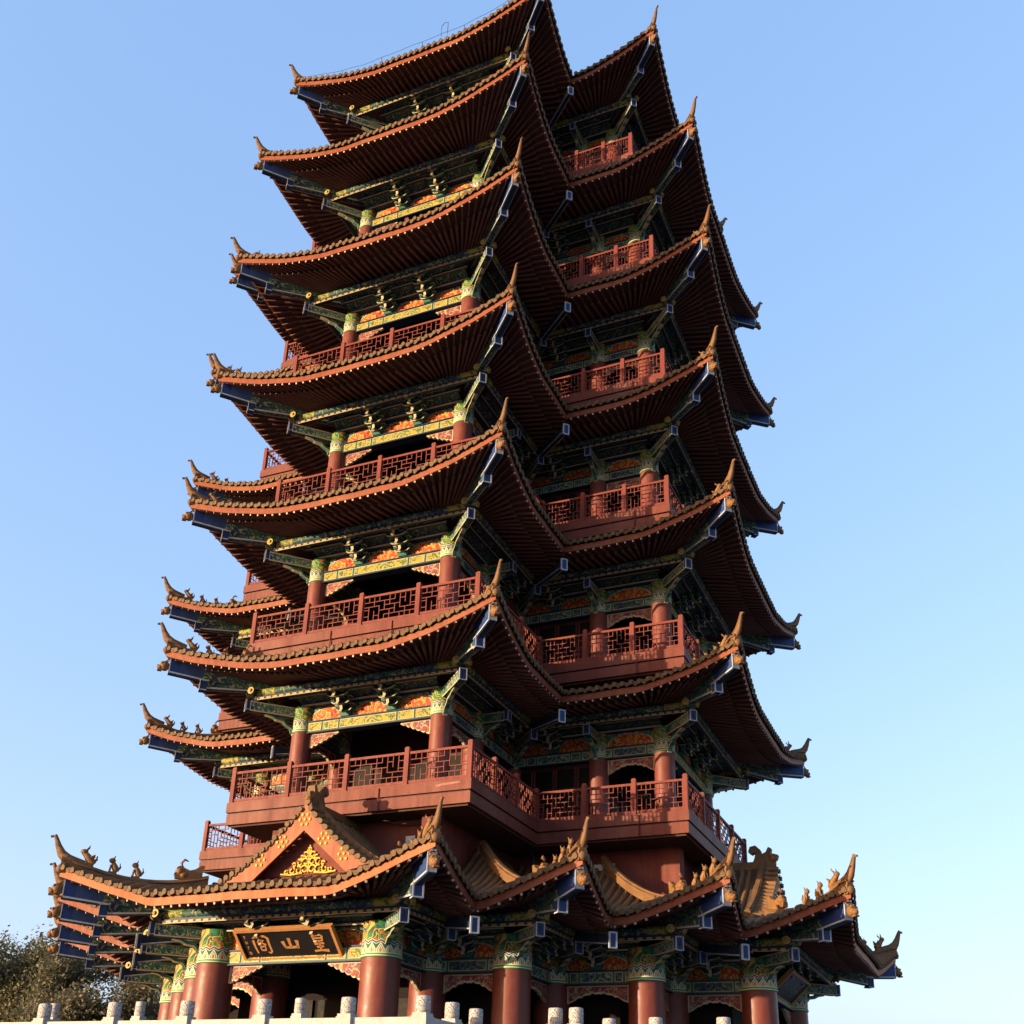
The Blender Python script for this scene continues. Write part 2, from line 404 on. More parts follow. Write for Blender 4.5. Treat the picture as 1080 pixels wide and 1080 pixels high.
def tile_mesh(Rf, skip=lambda E, t: False):
    mb = MB(); V = Rf.V
    for E in Rf.edges:
        nt_, nv = max(6, int(E.L/0.45)), max(5, int(V/0.5)); vs = []; fs = []
        for j in range(nv+1):
            v = -0.06+(V+0.06)*j/nv; a, b = Rf.ends(E, v)
            for i in range(nt_+1): vs.append(Rf.top(E, a+(b-a)*i/nt_, v))
        W = nt_+1
        for j in range(nv):
            for i in range(nt_): fs.append((j*W+i, j*W+i+1, (j+1)*W+i+1, (j+1)*W+i))
        mb.add(vs, fs, 'trough_tile', True)
        sp = 0.29; lo = 0.0 if E.c0 > 0 else -V; hi = E.L if E.c1 > 0 else E.L+V
        N = max(1, round((hi-lo)/sp)); st = (hi-lo)/N
        rr = 0.082
        for k in range(N):
            t = lo+(k+0.5)*st
            v0 = -0.15 if 0 <= t <= E.L else (-t if t < 0 else t-E.L)
            v1 = V
            if E.c0 > 0 and not (Rf.gable and E.long_side(0) and t >= Rf.gable): v1 = min(v1, t)
            if E.c1 > 0 and not (Rf.gable and E.long_side(1) and E.L-t >= Rf.gable): v1 = min(v1, E.L-t)
            if v1-v0 < 0.12: continue
            ns = max(2, int((v1-v0)/0.55)+1); ring = []
            jz = random.uniform(-0.016, 0.012); jt = random.uniform(-0.022, 0.022)
            for i in range(ns+1):
                v = v0+(v1-v0)*i/ns; c = Rf.top(E, t+jt, v)
                for q in range(6):
                    a = PI*q/5
                    ring.append((c.x+E.u.x*rr*math.cos(a), c.y+E.u.y*rr*math.cos(a), c.z+0.005+jz+rr*1.45*math.sin(a)))
            fs = []
            for i in range(ns):
                for q in range(5): fs.append((i*6+q, i*6+q+1, (i+1)*6+q+1, (i+1)*6+q))
            mb.add(ring, fs, 'clay_tile', True)
            if 0 <= t <= E.L:
                c = Rf.top(E, t+jt, -0.14); c.z += 0.03+jz; disc = []
                for q in range(9):
                    a = 2*PI*q/9; disc.append(c+Vector((E.u.x, E.u.y, 0))*(0.086*math.cos(a))+Vector((0, 0, 0.086*math.sin(a))))
                nn = Vector((E.n.x, E.n.y, 0))
                mb.add(disc+[x-nn*0.05 for x in disc], [tuple(range(9))]+[(i, (i+1) % 9, 9+(i+1) % 9, 9+i) for i in range(9)], 'tile_end')
                if k < N-1:
                    t2 = t+st/2
                    c = Rf.top(E, t2, -0.09); u3 = Vector((E.u.x, E.u.y, 0))
                    hw = st*0.42
                    pl = [(-hw, 0.03), (-hw, -0.02), (-hw*0.5, -0.07), (0, -0.105), (hw*0.5, -0.07), (hw, -0.02), (hw, 0.03)]
                    mb.prism(pl, c+Vector((0, 0, 0.0)), u3, Vector((0, 0, 1))+nn*0.35, nn, 0.025, 'tile_end')
    return mb
def fascia_mesh(Rf, hgt=0.22, mat='red_fascia'):
    mb = MB()
    for E in Rf.edges:
        n = max(8, int(E.L/0.2)); vs = []
        for i in range(n+1):
            for (v, dz) in ((0.0, 0.0), (0.0, hgt), (0.09, hgt), (0.09, 0.0)):
                a, b = (v if E.c0 > 0 else -v), E.L-(v if E.c1 > 0 else -v)
                t = a+(b-a)*i/n; p = Rf.xy(E, t, v); vs.append((p.x, p.y, Rf.eave(E, t, v)+dz))
        fs = []
        for i in range(n):
            for q in range(4): fs.append((i*4+q, i*4+(q+1) % 4, (i+1)*4+(q+1) % 4, (i+1)*4+q))
        mb.add(vs, fs, mat)
    return mb
def soffit_mesh(Rf, V=3.0, sp=0.29):
    mb = MB()
    for E in Rf.edges:
        n = max(6, int(E.L/0.4)); nv = 5; vs = []; fs = []
        for j in range(nv+1):
            v = 0.05+(V-0.05)*j/nv; a, b = (v if E.c0 > 0 else -v), E.L-(v if E.c1 > 0 else -v)
            for i in range(n+1): vs.append(Rf.under(E, a+(b-a)*i/n, v, 0, V))
        for j in range(nv):
            for i in range(n): fs.append((j*(n+1)+i, (j+1)*(n+1)+i, (j+1)*(n+1)+i+1, j*(n+1)+i+1))
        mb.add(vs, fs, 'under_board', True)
        lo = 0.06 if E.c0 > 0 else -V; hi = E.L-0.06 if E.c1 > 0 else E.L+V
        N = max(1, round((hi-lo)/sp))
        rF = min(4.0, E.L*0.5 if (E.c0 > 0 and E.c1 > 0) else E.L)
        def fan(t, v):
            o = t
            if E.c0 > 0: o += max(0.0, 1-t/rF)*v
            if E.c1 > 0: o -= max(0.0, 1-(E.L-t)/rF)*v
            return o
        for k in range(N+1):
            t = lo+(hi-lo)*k/N
            vs0 = 0.0 if 0 <= t <= E.L else (-t if t < 0 else t-E.L)
            if vs0 > V-0.2: continue
            # flying rafter with a pale painted end, then the round rafter behind it
            if vs0 < 0.75:
                a_ = max(0.02, vs0)
                mb.bar(Rf.under(E, fan(t, 0.86), 0.86, -0.035, V), Rf.under(E, fan(t, a_), a_, -0.075, V), 0.062, 0.062, 'rafter_red', 'rafter_white' if vs0 == 0 else None)
            a_ = max(0.72, vs0); m_ = (a_+V)/2
            pts = [Rf.under(E, fan(t, x), x, -0.115, V) for x in (a_, m_, V)]
            mb.tube(pts[::-1], 0.058, 6, 'rafter_red', True, True, 'rafter_end_shaded')
    return mb

# pieces set along the diagonal of a corner: local x points outwards, origin at the eave tip, z from the tip
def ridge_mesh(zs, length, width=0.2, hgt=0.26):
    mb = MB(); n = 14; prof = [(-width/2, -0.1), (-width/2, hgt*0.55), (-width*0.72, hgt*0.6), (-width*0.72, hgt*0.72), (-width*0.42, hgt*0.8), (-width*0.3, hgt), (width*0.3, hgt), (width*0.42, hgt*0.8), (width*0.72, hgt*0.72), (width*0.72, hgt*0.6), (width/2, hgt*0.55), (width/2, -0.1)]
    m = len(prof); vs = []; fs = []
    for i in range(n+1):
        x = 0.02-(length+0.02)*i/n
        for (y, z) in prof: vs.append((x, y, z+zs(-x)))
    for i in range(n):
        for q in range(m): fs.append((i*m+q, i*m+(q+1) % m, (i+1)*m+(q+1) % m, (i+1)*m+q))
    mb.add(vs, fs, 'ridge_clay'); mb.add(vs[:m], [tuple(range(m))], 'ridge_clay'); mb.add(vs[-m:], [tuple(range(m))[::-1]], 'ridge_clay')
    # round cap tiles at the corner
    mb.ball((0.0, 0, 0.22), 0.13, 'ridge_clay', 8)
    return mb
def finial_mesh():
    mb = MB()
    ctr = [(-0.62, 0.40), (-0.36, 0.42), (-0.12, 0.50), (0.06, 0.66), (0.17, 0.86), (0.25, 1.05), (0.31, 1.17)]
    th = [0.10, 0.15, 0.15, 0.12, 0.085, 0.06, 0.045]
    up = []; dn = []
    for i, (x, z) in enumerate(ctr):
        a = ctr[max(0, i-1)]; b = ctr[min(len(ctr)-1, i+1)]; t = Vector((b[0]-a[0], b[1]-a[1])).normalized(); nn = Vector((-t.y, t.x))
        up.append((x+nn.x*th[i], z+nn.y*th[i])); dn.append((x-nn.x*th[i], z-nn.y*th[i]))
    wd = [0.07, 0.075, 0.07, 0.055, 0.045, 0.034, 0.025]; vs = []; fs = []
    for i in range(len(ctr)):
        vs += [(up[i][0], -wd[i], up[i][1]), (up[i][0], wd[i], up[i][1]), (dn[i][0], wd[i], dn[i][1]), (dn[i][0], -wd[i], dn[i][1])]
    for i in range(len(ctr)-1):
        for q in range(4): fs.append((i*4+q, i*4+(q+1) % 4, (i+1)*4+(q+1) % 4, (i+1)*4+q))
    mb.add(vs, fs, 'ridge_clay', True); mb.add(vs[:4], [(3, 2, 1, 0)], 'ridge_clay'); mb.add(vs[-4:], [(0, 1, 2, 3)], 'ridge_clay')
    mb.bar((0.30, 0, 1.14), (0.42, 0, 1.10), 0.05, 0.06, 'ridge_clay')
    mb.box(-0.42, 0.03, -0.12, 0.12, 0.1, 0.36, 'ridge_clay')
    return mb
def figure_mesh():
    """small seated ridge beast facing outwards"""
    mb = MB(); m = 'figure_clay'
    mb.box(-0.10, 0.12, -0.06, 0.06, -0.03, 0.05, m)
    mb.tube([(-0.08, 0, 0.06), (-0.04, 0, 0.16), (0.02, 0, 0.28)], [0.08, 0.085, 0.055], 7, m)
    mb.ball((0.05, 0, 0.34), 0.075, m, 8, (1.15, 0.85, 1))
    mb.tube([(0.06, 0.035, 0.22), (0.09, 0.035, 0.04)], [0.03, 0.025], 5, m); mb.tube([(0.06, -0.035, 0.22), (0.09, -0.035, 0.04)], [0.03, 0.025], 5, m)
    mb.tube([(0.02, 0.03, 0.38), (-0.01, 0.05, 0.46)], [0.025, 0.01], 5, m); mb.tube([(0.02, -0.03, 0.38), (-0.01, -0.05, 0.46)], [0.025, 0.01], 5, m)
    mb.tube([(-0.1, 0, 0.08), (-0.17, 0, 0.18), (-0.15, 0, 0.28)], [0.035, 0.03, 0.015], 5, m)
    return mb
def dragon_figure():
    """figure nearest the horn, with spread wings and antlers"""
    mb = MB(); m = 'figure_clay'
    mb.box(-0.14, 0.14, -0.07, 0.07, -0.03, 0.06, m)
    mb.tube([(-0.14, 0, 0.05), (-0.02, 0, 0.16), (0.08, 0, 0.28), (0.17, 0, 0.33)], [0.09, 0.11, 0.08, 0.05], 8, m)
    mb.ball((0.14, 0, 0.36), 0.085, m, 8, (1.2, 0.9, 0.9))
    for s in (-1, 1):
        mb.tube([(0.08, 0.04*s, 0.42), (0.03, 0.08*s, 0.48), (0.02, 0.07*s, 0.53)], [0.026, 0.018, 0.01], 5, m)
        mb.tube([(-0.06, 0.08*s, 0.2), (-0.15, 0.12*s, 0.28)], [0.05, 0.015], 5, m)
    mb.tube([(-0.12, 0, 0.12), (-0.2, 0, 0.18), (-0.2, 0, 0.28)], [0.05, 0.035, 0.015], 6, m)
    return mb
def rear_beast():
    """bigger beast head with curled crest closing the row"""
    mb = MB(); m = 'figure_clay'
    pl = [(-0.42, 0.0), (0.28, 0.0), (0.32, 0.14), (0.22, 0.22), (0.27, 0.30), (0.18, 0.36), (0.05, 0.30), (-0.08, 0.25), (-0.22, 0.30), (-0.38, 0.42), (-0.46, 0.40), (-0.42, 0.2)]
    mb.prism(pl, (0, 0.07, 0), (1, 0, 0), (0, 0, 1), (0, -1, 0), 0.14, m)
    mb.tube([(0.1, 0, 0.30), (0.16, 0, 0.44), (0.08, 0, 0.54), (-0.02, 0, 0.50)], [0.045, 0.045, 0.035, 0.015], 6, m)
    mb.ball((0.18, 0, 0.2), 0.12, m, 8, (1, 1.1, 0.9)); mb.ball((0.06, 0, 0.12), 0.14, m, 8, (1, 0.95, 0.8))
    return mb
def corner_beam_mesh():
    mb = MB(); w2 = 0.105
    def slab(x0, x1, zb0, zt0, zb1, zt1, hw, mat, endm):
        vs = [(x0, -hw, zb0), (x0, hw, zb0), (x0, hw, zt0), (x0, -hw, zt0), (x1, -hw, zb1), (x1, hw, zb1), (x1, hw, zt1), (x1, -hw, zt1)]
        mb.add(vs, [(0, 4, 5, 1), (1, 5, 6, 2), (2, 6, 7, 3), (3, 7, 4, 0)], mat)
        mb.add([vs[i] for i in (0, 1, 2, 3)], [(0, 1, 2, 3)], mat); mb.add([vs[i] for i in (7, 6, 5, 4)], [(0, 1, 2, 3)], endm)
    slab(-1.55, -0.16, -0.70, -0.2, -0.60, -0.02, w2, 'blue_paint', 'pale_trim')
    slab(-4.6, -1.28, -0.62, -0.12, -0.97, -0.4, w2*1.05, 'scroll_dark', 'blue_paint')
    for s in (-1, 1):          # pale lines along the arrises
        y = s*(w2+0.006)
        mb.bar((-1.5, y, -0.675), (-0.16, y, -0.575), 0.03, 0.05, 'pale_trim')
        mb.bar((-0.175, y, -0.60), (-0.175, y, -0.1), 0.03, 0.035, 'pale_trim', None, (1, 0, 0))
        mb.bar((-4.5, y, -0.607), (-1.45, y, -0.93), 0.03, 0.05, 'pale_trim')
    mb.bar((-1.5, 0, -0.715), (-0.15, 0, -0.612), 0.19, 0.03, 'navy_paint')
    # nose of the lower beam, blue with white edges, a small scroll below
    mb.box(-1.42, -1.22, -0.13, 0.13, -1.02, -0.68, 'blue_paint')
    for s in (-1, 1):
        mb.box(-1.225, -1.205, s*0.13-0.02, s*0.13+0.02, -1.03, -0.66, 'pale_trim')
        mb.box(-1.44, -1.2, s*0.135-0.012, s*0.135+0.012, -1.035, -1.0, 'pale_trim')
        mb.box(-1.44, -1.2, s*0.135-0.012, s*0.135+0.012, -0.70, -0.665, 'pale_trim')
    mb.box(-1.224, -1.2, -0.11, 0.11, -1.03, -0.995, 'pale_trim'); mb.box(-1.224, -1.2, -0.11, 0.11, -0.70, -0.665, 'pale_trim')
    return mb
def beast_head_mesh():
    mb = MB(); m = 'figure_clay'
    mb.ball((-0.02, 0, -0.36), 0.17, m, 10, (1.0, 0.8, 1.05)); mb.ball((0.11, 0, -0.42), 0.11, m, 8, (1.1, 0.85, 0.8))
    mb.box(0.06, 0.2, -0.07, 0.07, -0.55, -0.50, m); mb.ball((0.19, 0, -0.37), 0.045, m, 6)
    for s in (-1, 1):
        mb.ball((0.08, 0.08*s, -0.28), 0.045, m, 6); mb.tube([(-0.04, 0.07*s, -0.22), (-0.14, 0.11*s, -0.12)], [0.035, 0.012], 5, m)
    return mb
def blue_block(mb, x1, zc, ww=0.115, hh=0.185):
    """boxed beam end: blue face with pale frame, facing +x"""
    mb.box(x1-0.16, x1, -ww, ww, zc-hh, zc+hh, 'blue_paint')
    f = 0.028
    for s in (-1, 1):
        mb.box(x1-0.03, x1+0.015, s*ww-f/2, s*ww+f/2, zc-hh-0.01, zc+hh+0.01, 'pale_trim')
        mb.box(x1-0.028, x1+0.012, -ww+f/2, ww-f/2, zc+s*hh-f/2, zc+s*hh+f/2, 'pale_trim'); mb.box(x1-0.16, x1-0.03, s*ww-0.008, s*ww+0.008, zc-hh+0.02, zc-hh+0.05, 'pale_trim'); mb.box(x1-0.17, x1-0.15, s*ww-0.01, s*ww+0.01, zc-hh, zc+hh, 'pale_trim')
    mb.box(x1-0.01, x1+0.008, -ww*0.35, ww*0.35, zc-hh*0.5, zc+hh*0.5, 'navy_paint')
def arm_mesh(length, brace=True):
    """carved bracket arm from a column head, local x outwards, z from the eave tip level"""
    mb = MB()
    mb.box(0.2, length-0.14, -0.11, 0.11, -1.47, -1.13, 'scroll_dark')
    for s in (-1, 1):
        mb.box(0.3, length-0.16, s*0.112-0.008, s*0.112+0.008, -1.42, -1.18, 'scroll_green')
        mb.box(0.3, length-0.16, s*0.118-0.01, s*0.118+0.01, -1.475, -1.435, 'cream_trim')
        mb.box(0.3, length-0.16, s*0.118-0.01, s*0.118+0.01, -1.165, -1.125, 'cream_trim')
    blue_block(mb, length, -1.28)
    if brace:
        L = length; pts = [(0.36, -2.02), (0.42, -1.84), (0.62, -1.74), (0.72, -1.62), (0.98, -1.58), (1.12*L/2.0, -1.50), (1.35*L/2.0, -1.46)]
        if L < 1.7: pts = [(0.36, -2.02), (0.42, -1.84), (0.56, -1.74), (0.66, -1.62), (0.82, -1.56), (1.0, -1.48)]
        for i in range(len(pts)-1):
            (x0, z0), (x1, z1) = pts[i], pts[i+1]
            mb.bar((x0, 0, z0), (x1, 0, z1), 0.13, 0.12, 'green_trim', None, (0, 1, 0) if False else (0, 0, 1))
            mb.bar((x0-0.02, 0, z0-0.055), (x1-0.02, 0, z1-0.055), 0.15, 0.035, 'cream_trim')
    return mb
def valley_mesh():
    """beam under the inner corner; local x outwards along the diagonal, origin at the inner corner of the eave"""
    mb = MB()
    mb.bar((-2.7, 0, -0.95), (-0.1, 0, -1.38), 0.18, 0.26, 'navy_paint')
    for s in (-1, 1): mb.bar((-2.7, s*0.09, -1.085), (-0.12, s*0.09, -1.515), 0.03, 0.035, 'pale_trim')
    mb.box(-0.14, 0.02, -0.105, 0.105, -1.64, -1.22, 'blue_paint')
    f = 0.045
    for s in (-1, 1):
        mb.box(-0.02, 0.035, s*0.105-f/2, s*0.105+f/2, -1.655, -1.205, 'pale_trim')
        mb.box(-0.018, 0.032, -0.105+f/2, 0.105-f/2, -1.43+s*0.21-f/2, -1.43+s*0.21+f/2, 'pale_trim')
    return mb

# ------------------------------------------------------------------ columns, beams
def column_mesh(r, z0, z1):
    mb = MB(); H = z1-z0
    mb.lathe([(r*1.04, 0), (r*1.04, 0.02), (r*1.02, 0.3), (r, H*0.6), (r*0.985, H)], 28, 'column_lacquer'); return mb
def capital_mesh(r, h):
    mb = MB(); mb.lathe([(r*1.02, 0), (r*1.05, 0.02), (r*1.05, 0.06), (r*1.02, 0.09), (r*1.02, h*0.97), (r*0.99, h)], 28, 'capital_paint'); return mb
def scallop(Lx, H, n=6):
    pts = [(0, 0), (0, -H)]
    for i in range(n):
        x0 = Lx*(i)/n; y0 = -H*(1-(i/n)**1.1); x1 = Lx*(i+1)/n; y1 = -H*(1-((i+1)/n)**1.1)
        for q in (0.25, 0.5, 0.75):
            b = 0.16*H*math.sin(PI*q)
            pts.append((x0+(x1-x0)*q, y0+(y1-y0)*q-b*0.7))
        pts.append((x1, min(y1, -0.05)))
    pts.append((Lx, 0)); return pts
def spandrel_mesh(Lx=1.1, H=0.47, flip=1):
    mb = MB(); p = scallop(Lx, H); c = (Lx*0.42, -H*0.36)
    q = [(c[0]+(x-c[0])*0.86, c[1]+(y-c[1])*0.82) for x, y in p]
    P = [(x*flip, y) for x, y in p]; Q = [(x*flip, y) for x, y in q]
    if flip > 0: P = P[::-1]; Q = Q[::-1]
    P = P[::-1]; Q = Q[::-1]
    mb.prism(P, (0, 0.05, 0), (1, 0, 0), (0, 0, 1), (0, -1, 0), 0.10, 'cream_trim')
    mb.prism(Q, (0, 0.062, 0), (1, 0, 0), (0, 0, 1), (0, -1, 0), 0.124, 'scroll_red')
    return mb
def arch_mesh(W):
    """carved openwork hanging under a short lintel with an arched lower edge"""
    mb = MB(); h = W/2; n = 22
    def curve(x):
        a = abs(x)/h
        z = -0.52 if a > 0.88 else -0.24-0.24*max(0, (a-0.12)/0.76)**1.6
        return z-0.025*math.sin(a*26)
    lo = [(-h+2*h*i/n, curve(-h+2*h*i/n)) for i in range(n+1)]
    P = [(h, 0.0), (-h, 0.0)]+lo
    Q = [(h-0.05, -0.04), (-h+0.05, -0.04)]+[(x*(1-0.05/h), z+0.055) for x, z in lo]
    mb.prism(P, (0, 0.045, 0), (1, 0, 0), (0, 0, 1), (0, -1, 0), 0.09, 'cream_trim')
    mb.prism(Q, (0, 0.056, 0), (1, 0, 0), (0, 0, 1), (0, -1, 0), 0.112, 'scroll_red')
    return mb
def flame_panel(mb, xc, w2, z0, z1, y):
    pts = []
    for i in range(11):
        a = PI*i/10; pts.append((w2*math.cos(a)**1 if True else 0, (z1-z0)*(math.sin(a)**0.75)))
    out = [(-w2*1.0, 0.0)]+[(-x, z) for x, z in pts[1:-1]]+[(w2*1.0, 0.0)]
    out = out[::-1]
    mb.prism([(x*1.09, z*1.08-0.015) for x, z in out], (xc, y, z0), (1, 0, 0), (0, 0, 1), (0, -1, 0), 0.012, 'cream_trim')
    mb.prism(out, (xc, y, z0), (1, 0, 0), (0, 0, 1), (0, -1, 0), 0.022, 'flame_paint')
def lintel_mesh(L, npan, yellow, r):
    """painted lintel with panelled board above; local x along the span, -y outwards, z from the eave tip level"""
    mb = MB(); h = L/2-r*0.55; t = 0.17
    lo, hi = -2.03, -1.66
    mb.box(-h, h, -t, t, lo, hi, 'green_trim')
    main = 'scroll_yellow' if yellow else 'scroll_green'
    cuts = [-h, -h+0.28*h, -h+0.55*h, h-0.55*h, h-0.28*h, h] if L > 3 else [-h, -h*0.62, h*0.62, h]
    for i in range(len(cuts)-1):
        a, b = cuts[i]+0.05, cuts[i+1]-0.05
        mt = main if i % 2 == 0 or yellow else 'scroll_dark'
        mb.box(a, b, -t-0.012, t+0.012, lo+0.055, hi-0.055, mt)
        f = 0.018
        for zz in (lo+0.05, hi-0.05): mb.box(a-0.01, b+0.01, -t-0.018, -t-0.001, zz-f/2, zz+f/2, 'cream_trim')
        for xx in (a-0.004, b+0.004): mb.box(xx-f/2, xx+f/2, -t-0.02, -t-0.002, lo+0.06, hi-0.06, 'cream_trim')
    mb.box(-h, h, -t-0.035, t, lo-0.03, lo+0.005, 'navy_paint'); mb.box(-h, h, -t-0.04, t, hi-0.006, hi+0.03, 'navy_paint')
    # board with flame panels
    mb.box(-h, h, -0.06, 0.06, hi+0.03, -1.10, 'scroll_green')
    for i in range(npan):
        c = -h+2*h*(i+0.5)/npan; flame_panel(mb, c, h/npan*0.80, hi+0.055, -1.17, -0.062)
    # plate above
    mb.box(-h-r*0.5, h+r*0.5, -0.30, 0.2, -1.10, -0.99, 'navy_paint')
    mb.box(-h-r*0.5, h+r*0.5, -0.318, -0.298, -1.106, -1.05, 'cream_trim')
    # dark boards climbing from the plate to the purlin
    vs = [(-h-0.2, -0.28, -0.985), (h+0.2, -0.28, -0.985), (h+0.2, -1.15, -0.72), (-h-0.2, -1.15, -0.72)]
    mb.add(vs, [(0, 1, 2, 3)], 'scroll_dark')
    mb.box(-h-0.35, h+0.35, -0.76, -0.66, -0.95, -0.84, 'navy_paint'); mb.box(-h-0.35, h+0.35, -0.775, -0.758, -0.955, -0.915, 'cream_trim')
    return mb
def bracket_mesh():
    """cluster of stepped bracket arms, z from the eave tip level, -y outwards"""
    mb = MB()
    def block(x, y, z, s=0.085):
        mb.box(x-s, x+s, y-s, y+s, z, z+0.09, 'green_trim'); mb.box(x-s-0.012, x+s+0.012, y-s-0.012, y+s+0.012, z+0.075, z+0.10, 'cream_trim')
    mb.prism([(-0.16, 0), (0.16, 0), (0.22, 0.16), (-0.22, 0.16)], (0, 0.03, -1.62), (1, 0, 0), (0, 0, 1), (0, -1, 0), 0.28, 'green_trim')
    steps = [(-0.26, -1.46, 0.30), (-0.50, -1.28, 0.36), (-0.76, -1.10, 0.40), (-1.0, -0.98, 0.26)]
    for i, (y, z, hw) in enumerate(steps):
        nose = [(0.05, 0.0), (-y, 0.0), (-y+0.10, -0.03), (-y+0.21, -0.09), (-y+0.26, -0.07), (-y+0.20, 0.02), (-y+0.24, 0.10), (-y+0.16, 0.15), (-y, 0.13), (0.05, 0.13)]
        cx_, cz_ = -y*0.5, 0.05                      # beak-shaped nose, cream outline showing past the painted core
        big = [(cx_+(a-cx_)*1.04+(0.012 if a > cx_ else -0.0), cz_+(b-cz_)*1.22) for a, b in nose]
        mb.prism(big, (-0.05, 0, z), (0, -1, 0), (0, 0, 1), (1, 0, 0), 0.10, 'cream_trim')
        mb.prism(nose, (-0.062, 0, z), (0, -1, 0), (0, 0, 1), (1, 0, 0), 0.124, 'blue_paint' if i % 2 else 'green_dark')
        pts = [(-hw, 0.16), (-hw, 0.10), (-hw*0.75, 0.03), (-0.1, 0.0), (0.1, 0.0), (hw*0.75, 0.03), (hw, 0.10), (hw, 0.16), (hw*0.8, 0.16), (hw*0.6, 0.09), (-hw*0.6, 0.09), (-hw*0.8, 0.16)]
        mb.prism(pts, (0, y+0.06, z-0.02), (1, 0, 0), (0, 0, 1), (0, -1, 0), 0.11, 'green_dark' if i % 2 else 'navy_paint', 'green_trim')
        for j in range(3): pass
        ed = pts[1:7]
        for a, b in zip(ed[:-1], ed[1:]): mb.bar((a[0], y-0.055, z-0.02+a[1]), (b[0], y-0.055, z-0.02+b[1]), 0.02, 0.028, 'cream_trim')
        for sx in (-hw*0.9, 0, hw*0.9): block(sx, y, z+0.135, 0.07)
    return mb
def purlin_mesh(L, x0, x1):
    """eave purlin: round, painted, gold patterned strip under it, gilded end knobs"""
    mb = MB()
    mb.tube([(x0, 0, -0.80), (x1, 0, -0.80)], 0.125, 12, 'scroll_dark', True, True)
    mb.tube([(x0+0.3, 0, -0.80), (min(x0+1.1, x1), 0, -0.80)], 0.132, 12, 'scroll_yellow', True, True)
    mb.tube([(max(x1-1.1, x0), 0, -0.80), (x1-0.3, 0, -0.80)], 0.132, 12, 'scroll_yellow', True, True)
    mb.box(x0+0.2, x1-0.2, -0.06, 0.07, -1.06, -0.915, 'navy_paint')
    n = int((x1-x0-0.5)/0.26)
    for i in range(n):
        a = x0+0.25+(x1-x0-0.5)*i/n
        mb.box(a, a+0.17, -0.075, -0.058, -1.045, -0.985, 'gold_trim')
    mb.box(x0+0.2, x1-0.2, -0.068, -0.055, -1.066, -1.048, 'cream_trim')
    for x, s in ((x0, -1), (x1, 1)):
        mb.tube([(x+s*0.0, 0, -0.8), (x+s*0.05, 0, -0.8)], 0.125, 12, 'gold_trim', False, True)
        mb.ball((x+s*0.04, 0, -0.8), 0.07, 'gold_trim', 8)
    return mb

# ------------------------------------------------------------------ lattice railing
LAT = [(1, 0, 1, 3), (1, 3, 3, 3), (3, 3, 3, 1), (3, 1, 2, 1), (2, 1, 2, 2), (0, 4, 2, 4), (2, 4, 2, 5), (0, 1, 1, 1), (3, 4, 3, 5), (2, 4, 4, 4),
       (4, 4, 4, 2), (3, 2, 5, 2), (4, 0, 4, 1), (4, 1, 5, 1), (4, 3, 5, 3), (0, 2.4, 1, 2.4), (2, 0, 2, 1), (0, 3, 1, 3), (2, 3, 2, 4), (3, 0, 3, 1), (4, 4, 5, 4), (1, 4, 1, 5)]
def lattice_mesh(W, H):
    """one bay of railing: top rail, bottom rail and an angular lattice, x along, z up from the deck"""
    mb = MB(); h = W/2; m = 'red_rail'
    mb.box(-h, h, -0.045, 0.045, H-0.08, H, m); mb.box(-h, h, -0.04, 0.04, 0.06, 0.14, m)
    mb.box(-h, h, -0.03, 0.03, 0.0, 0.06, m)
    z0, z1 = 0.14, H-0.08; t = 0.025
    x0, x1 = -h+0.03, h-0.03
    mb.box(-h, x0+0.01, -0.025, 0.025, z0, z1, m); mb.box(x1-0.01, h, -0.025, 0.025, z0, z1, m)
    cells = LAT+[(10-a, 5-b, 10-c, 5-d_) for a, b, c, d_ in LAT]+[(5, 0, 5, 2), (5, 3, 5, 5)]
    for a, b, c, d_ in cells:
        xa, xb = x0+(x1-x0)*a/10, x0+(x1-x0)*c/10; za, zb = z0+(z1-z0)*b/5, z0+(z1-z0)*d_/5
        if abs(xa-xb) < 1e-6: mb.box(xa-t/2, xa+t/2, -0.017, 0.017, min(za, zb)-t*0.45, max(za, zb)+t*0.45, m)
        else: mb.box(min(xa, xb)-t*0.4, max(xa, xb)+t*0.4, -0.0145, 0.0145, za-t/2, za+t/2, m)
    return mb
def post_mesh(H):
    mb = MB(); m = 'red_rail'; a = 0.075
    mb.box(-a, a, -a, a, -0.02, H, m); mb.box(-a*0.8, a*0.8, -a*0.8, a*0.8, H, H+0.03, m)
    mb.box(-a*1.06, a*1.06, -a*1.06, a*1.06, H-0.06, H-0.02, m)
    return mb
def offset(poly, conv, dd):
    n = len(poly); out = []
    for i in range(n):
        p = Vector(poly[i]).to_2d(); a = (p-Vector(poly[i-1]).to_2d()).normalized(); b = (Vector(poly[(i+1) % n]).to_2d()-p).normalized()
        q = p+Vector((a.y, -a.x))*dd+Vector((b.y, -b.x))*dd; out.append((q.x, q.y))
    return out
def ring(arm, c):
    P = []; K = []
    for k in range(4):
        for p, s in zip(arm, c): P.append(rotk(p, k)); K.append(s)
    return P, K

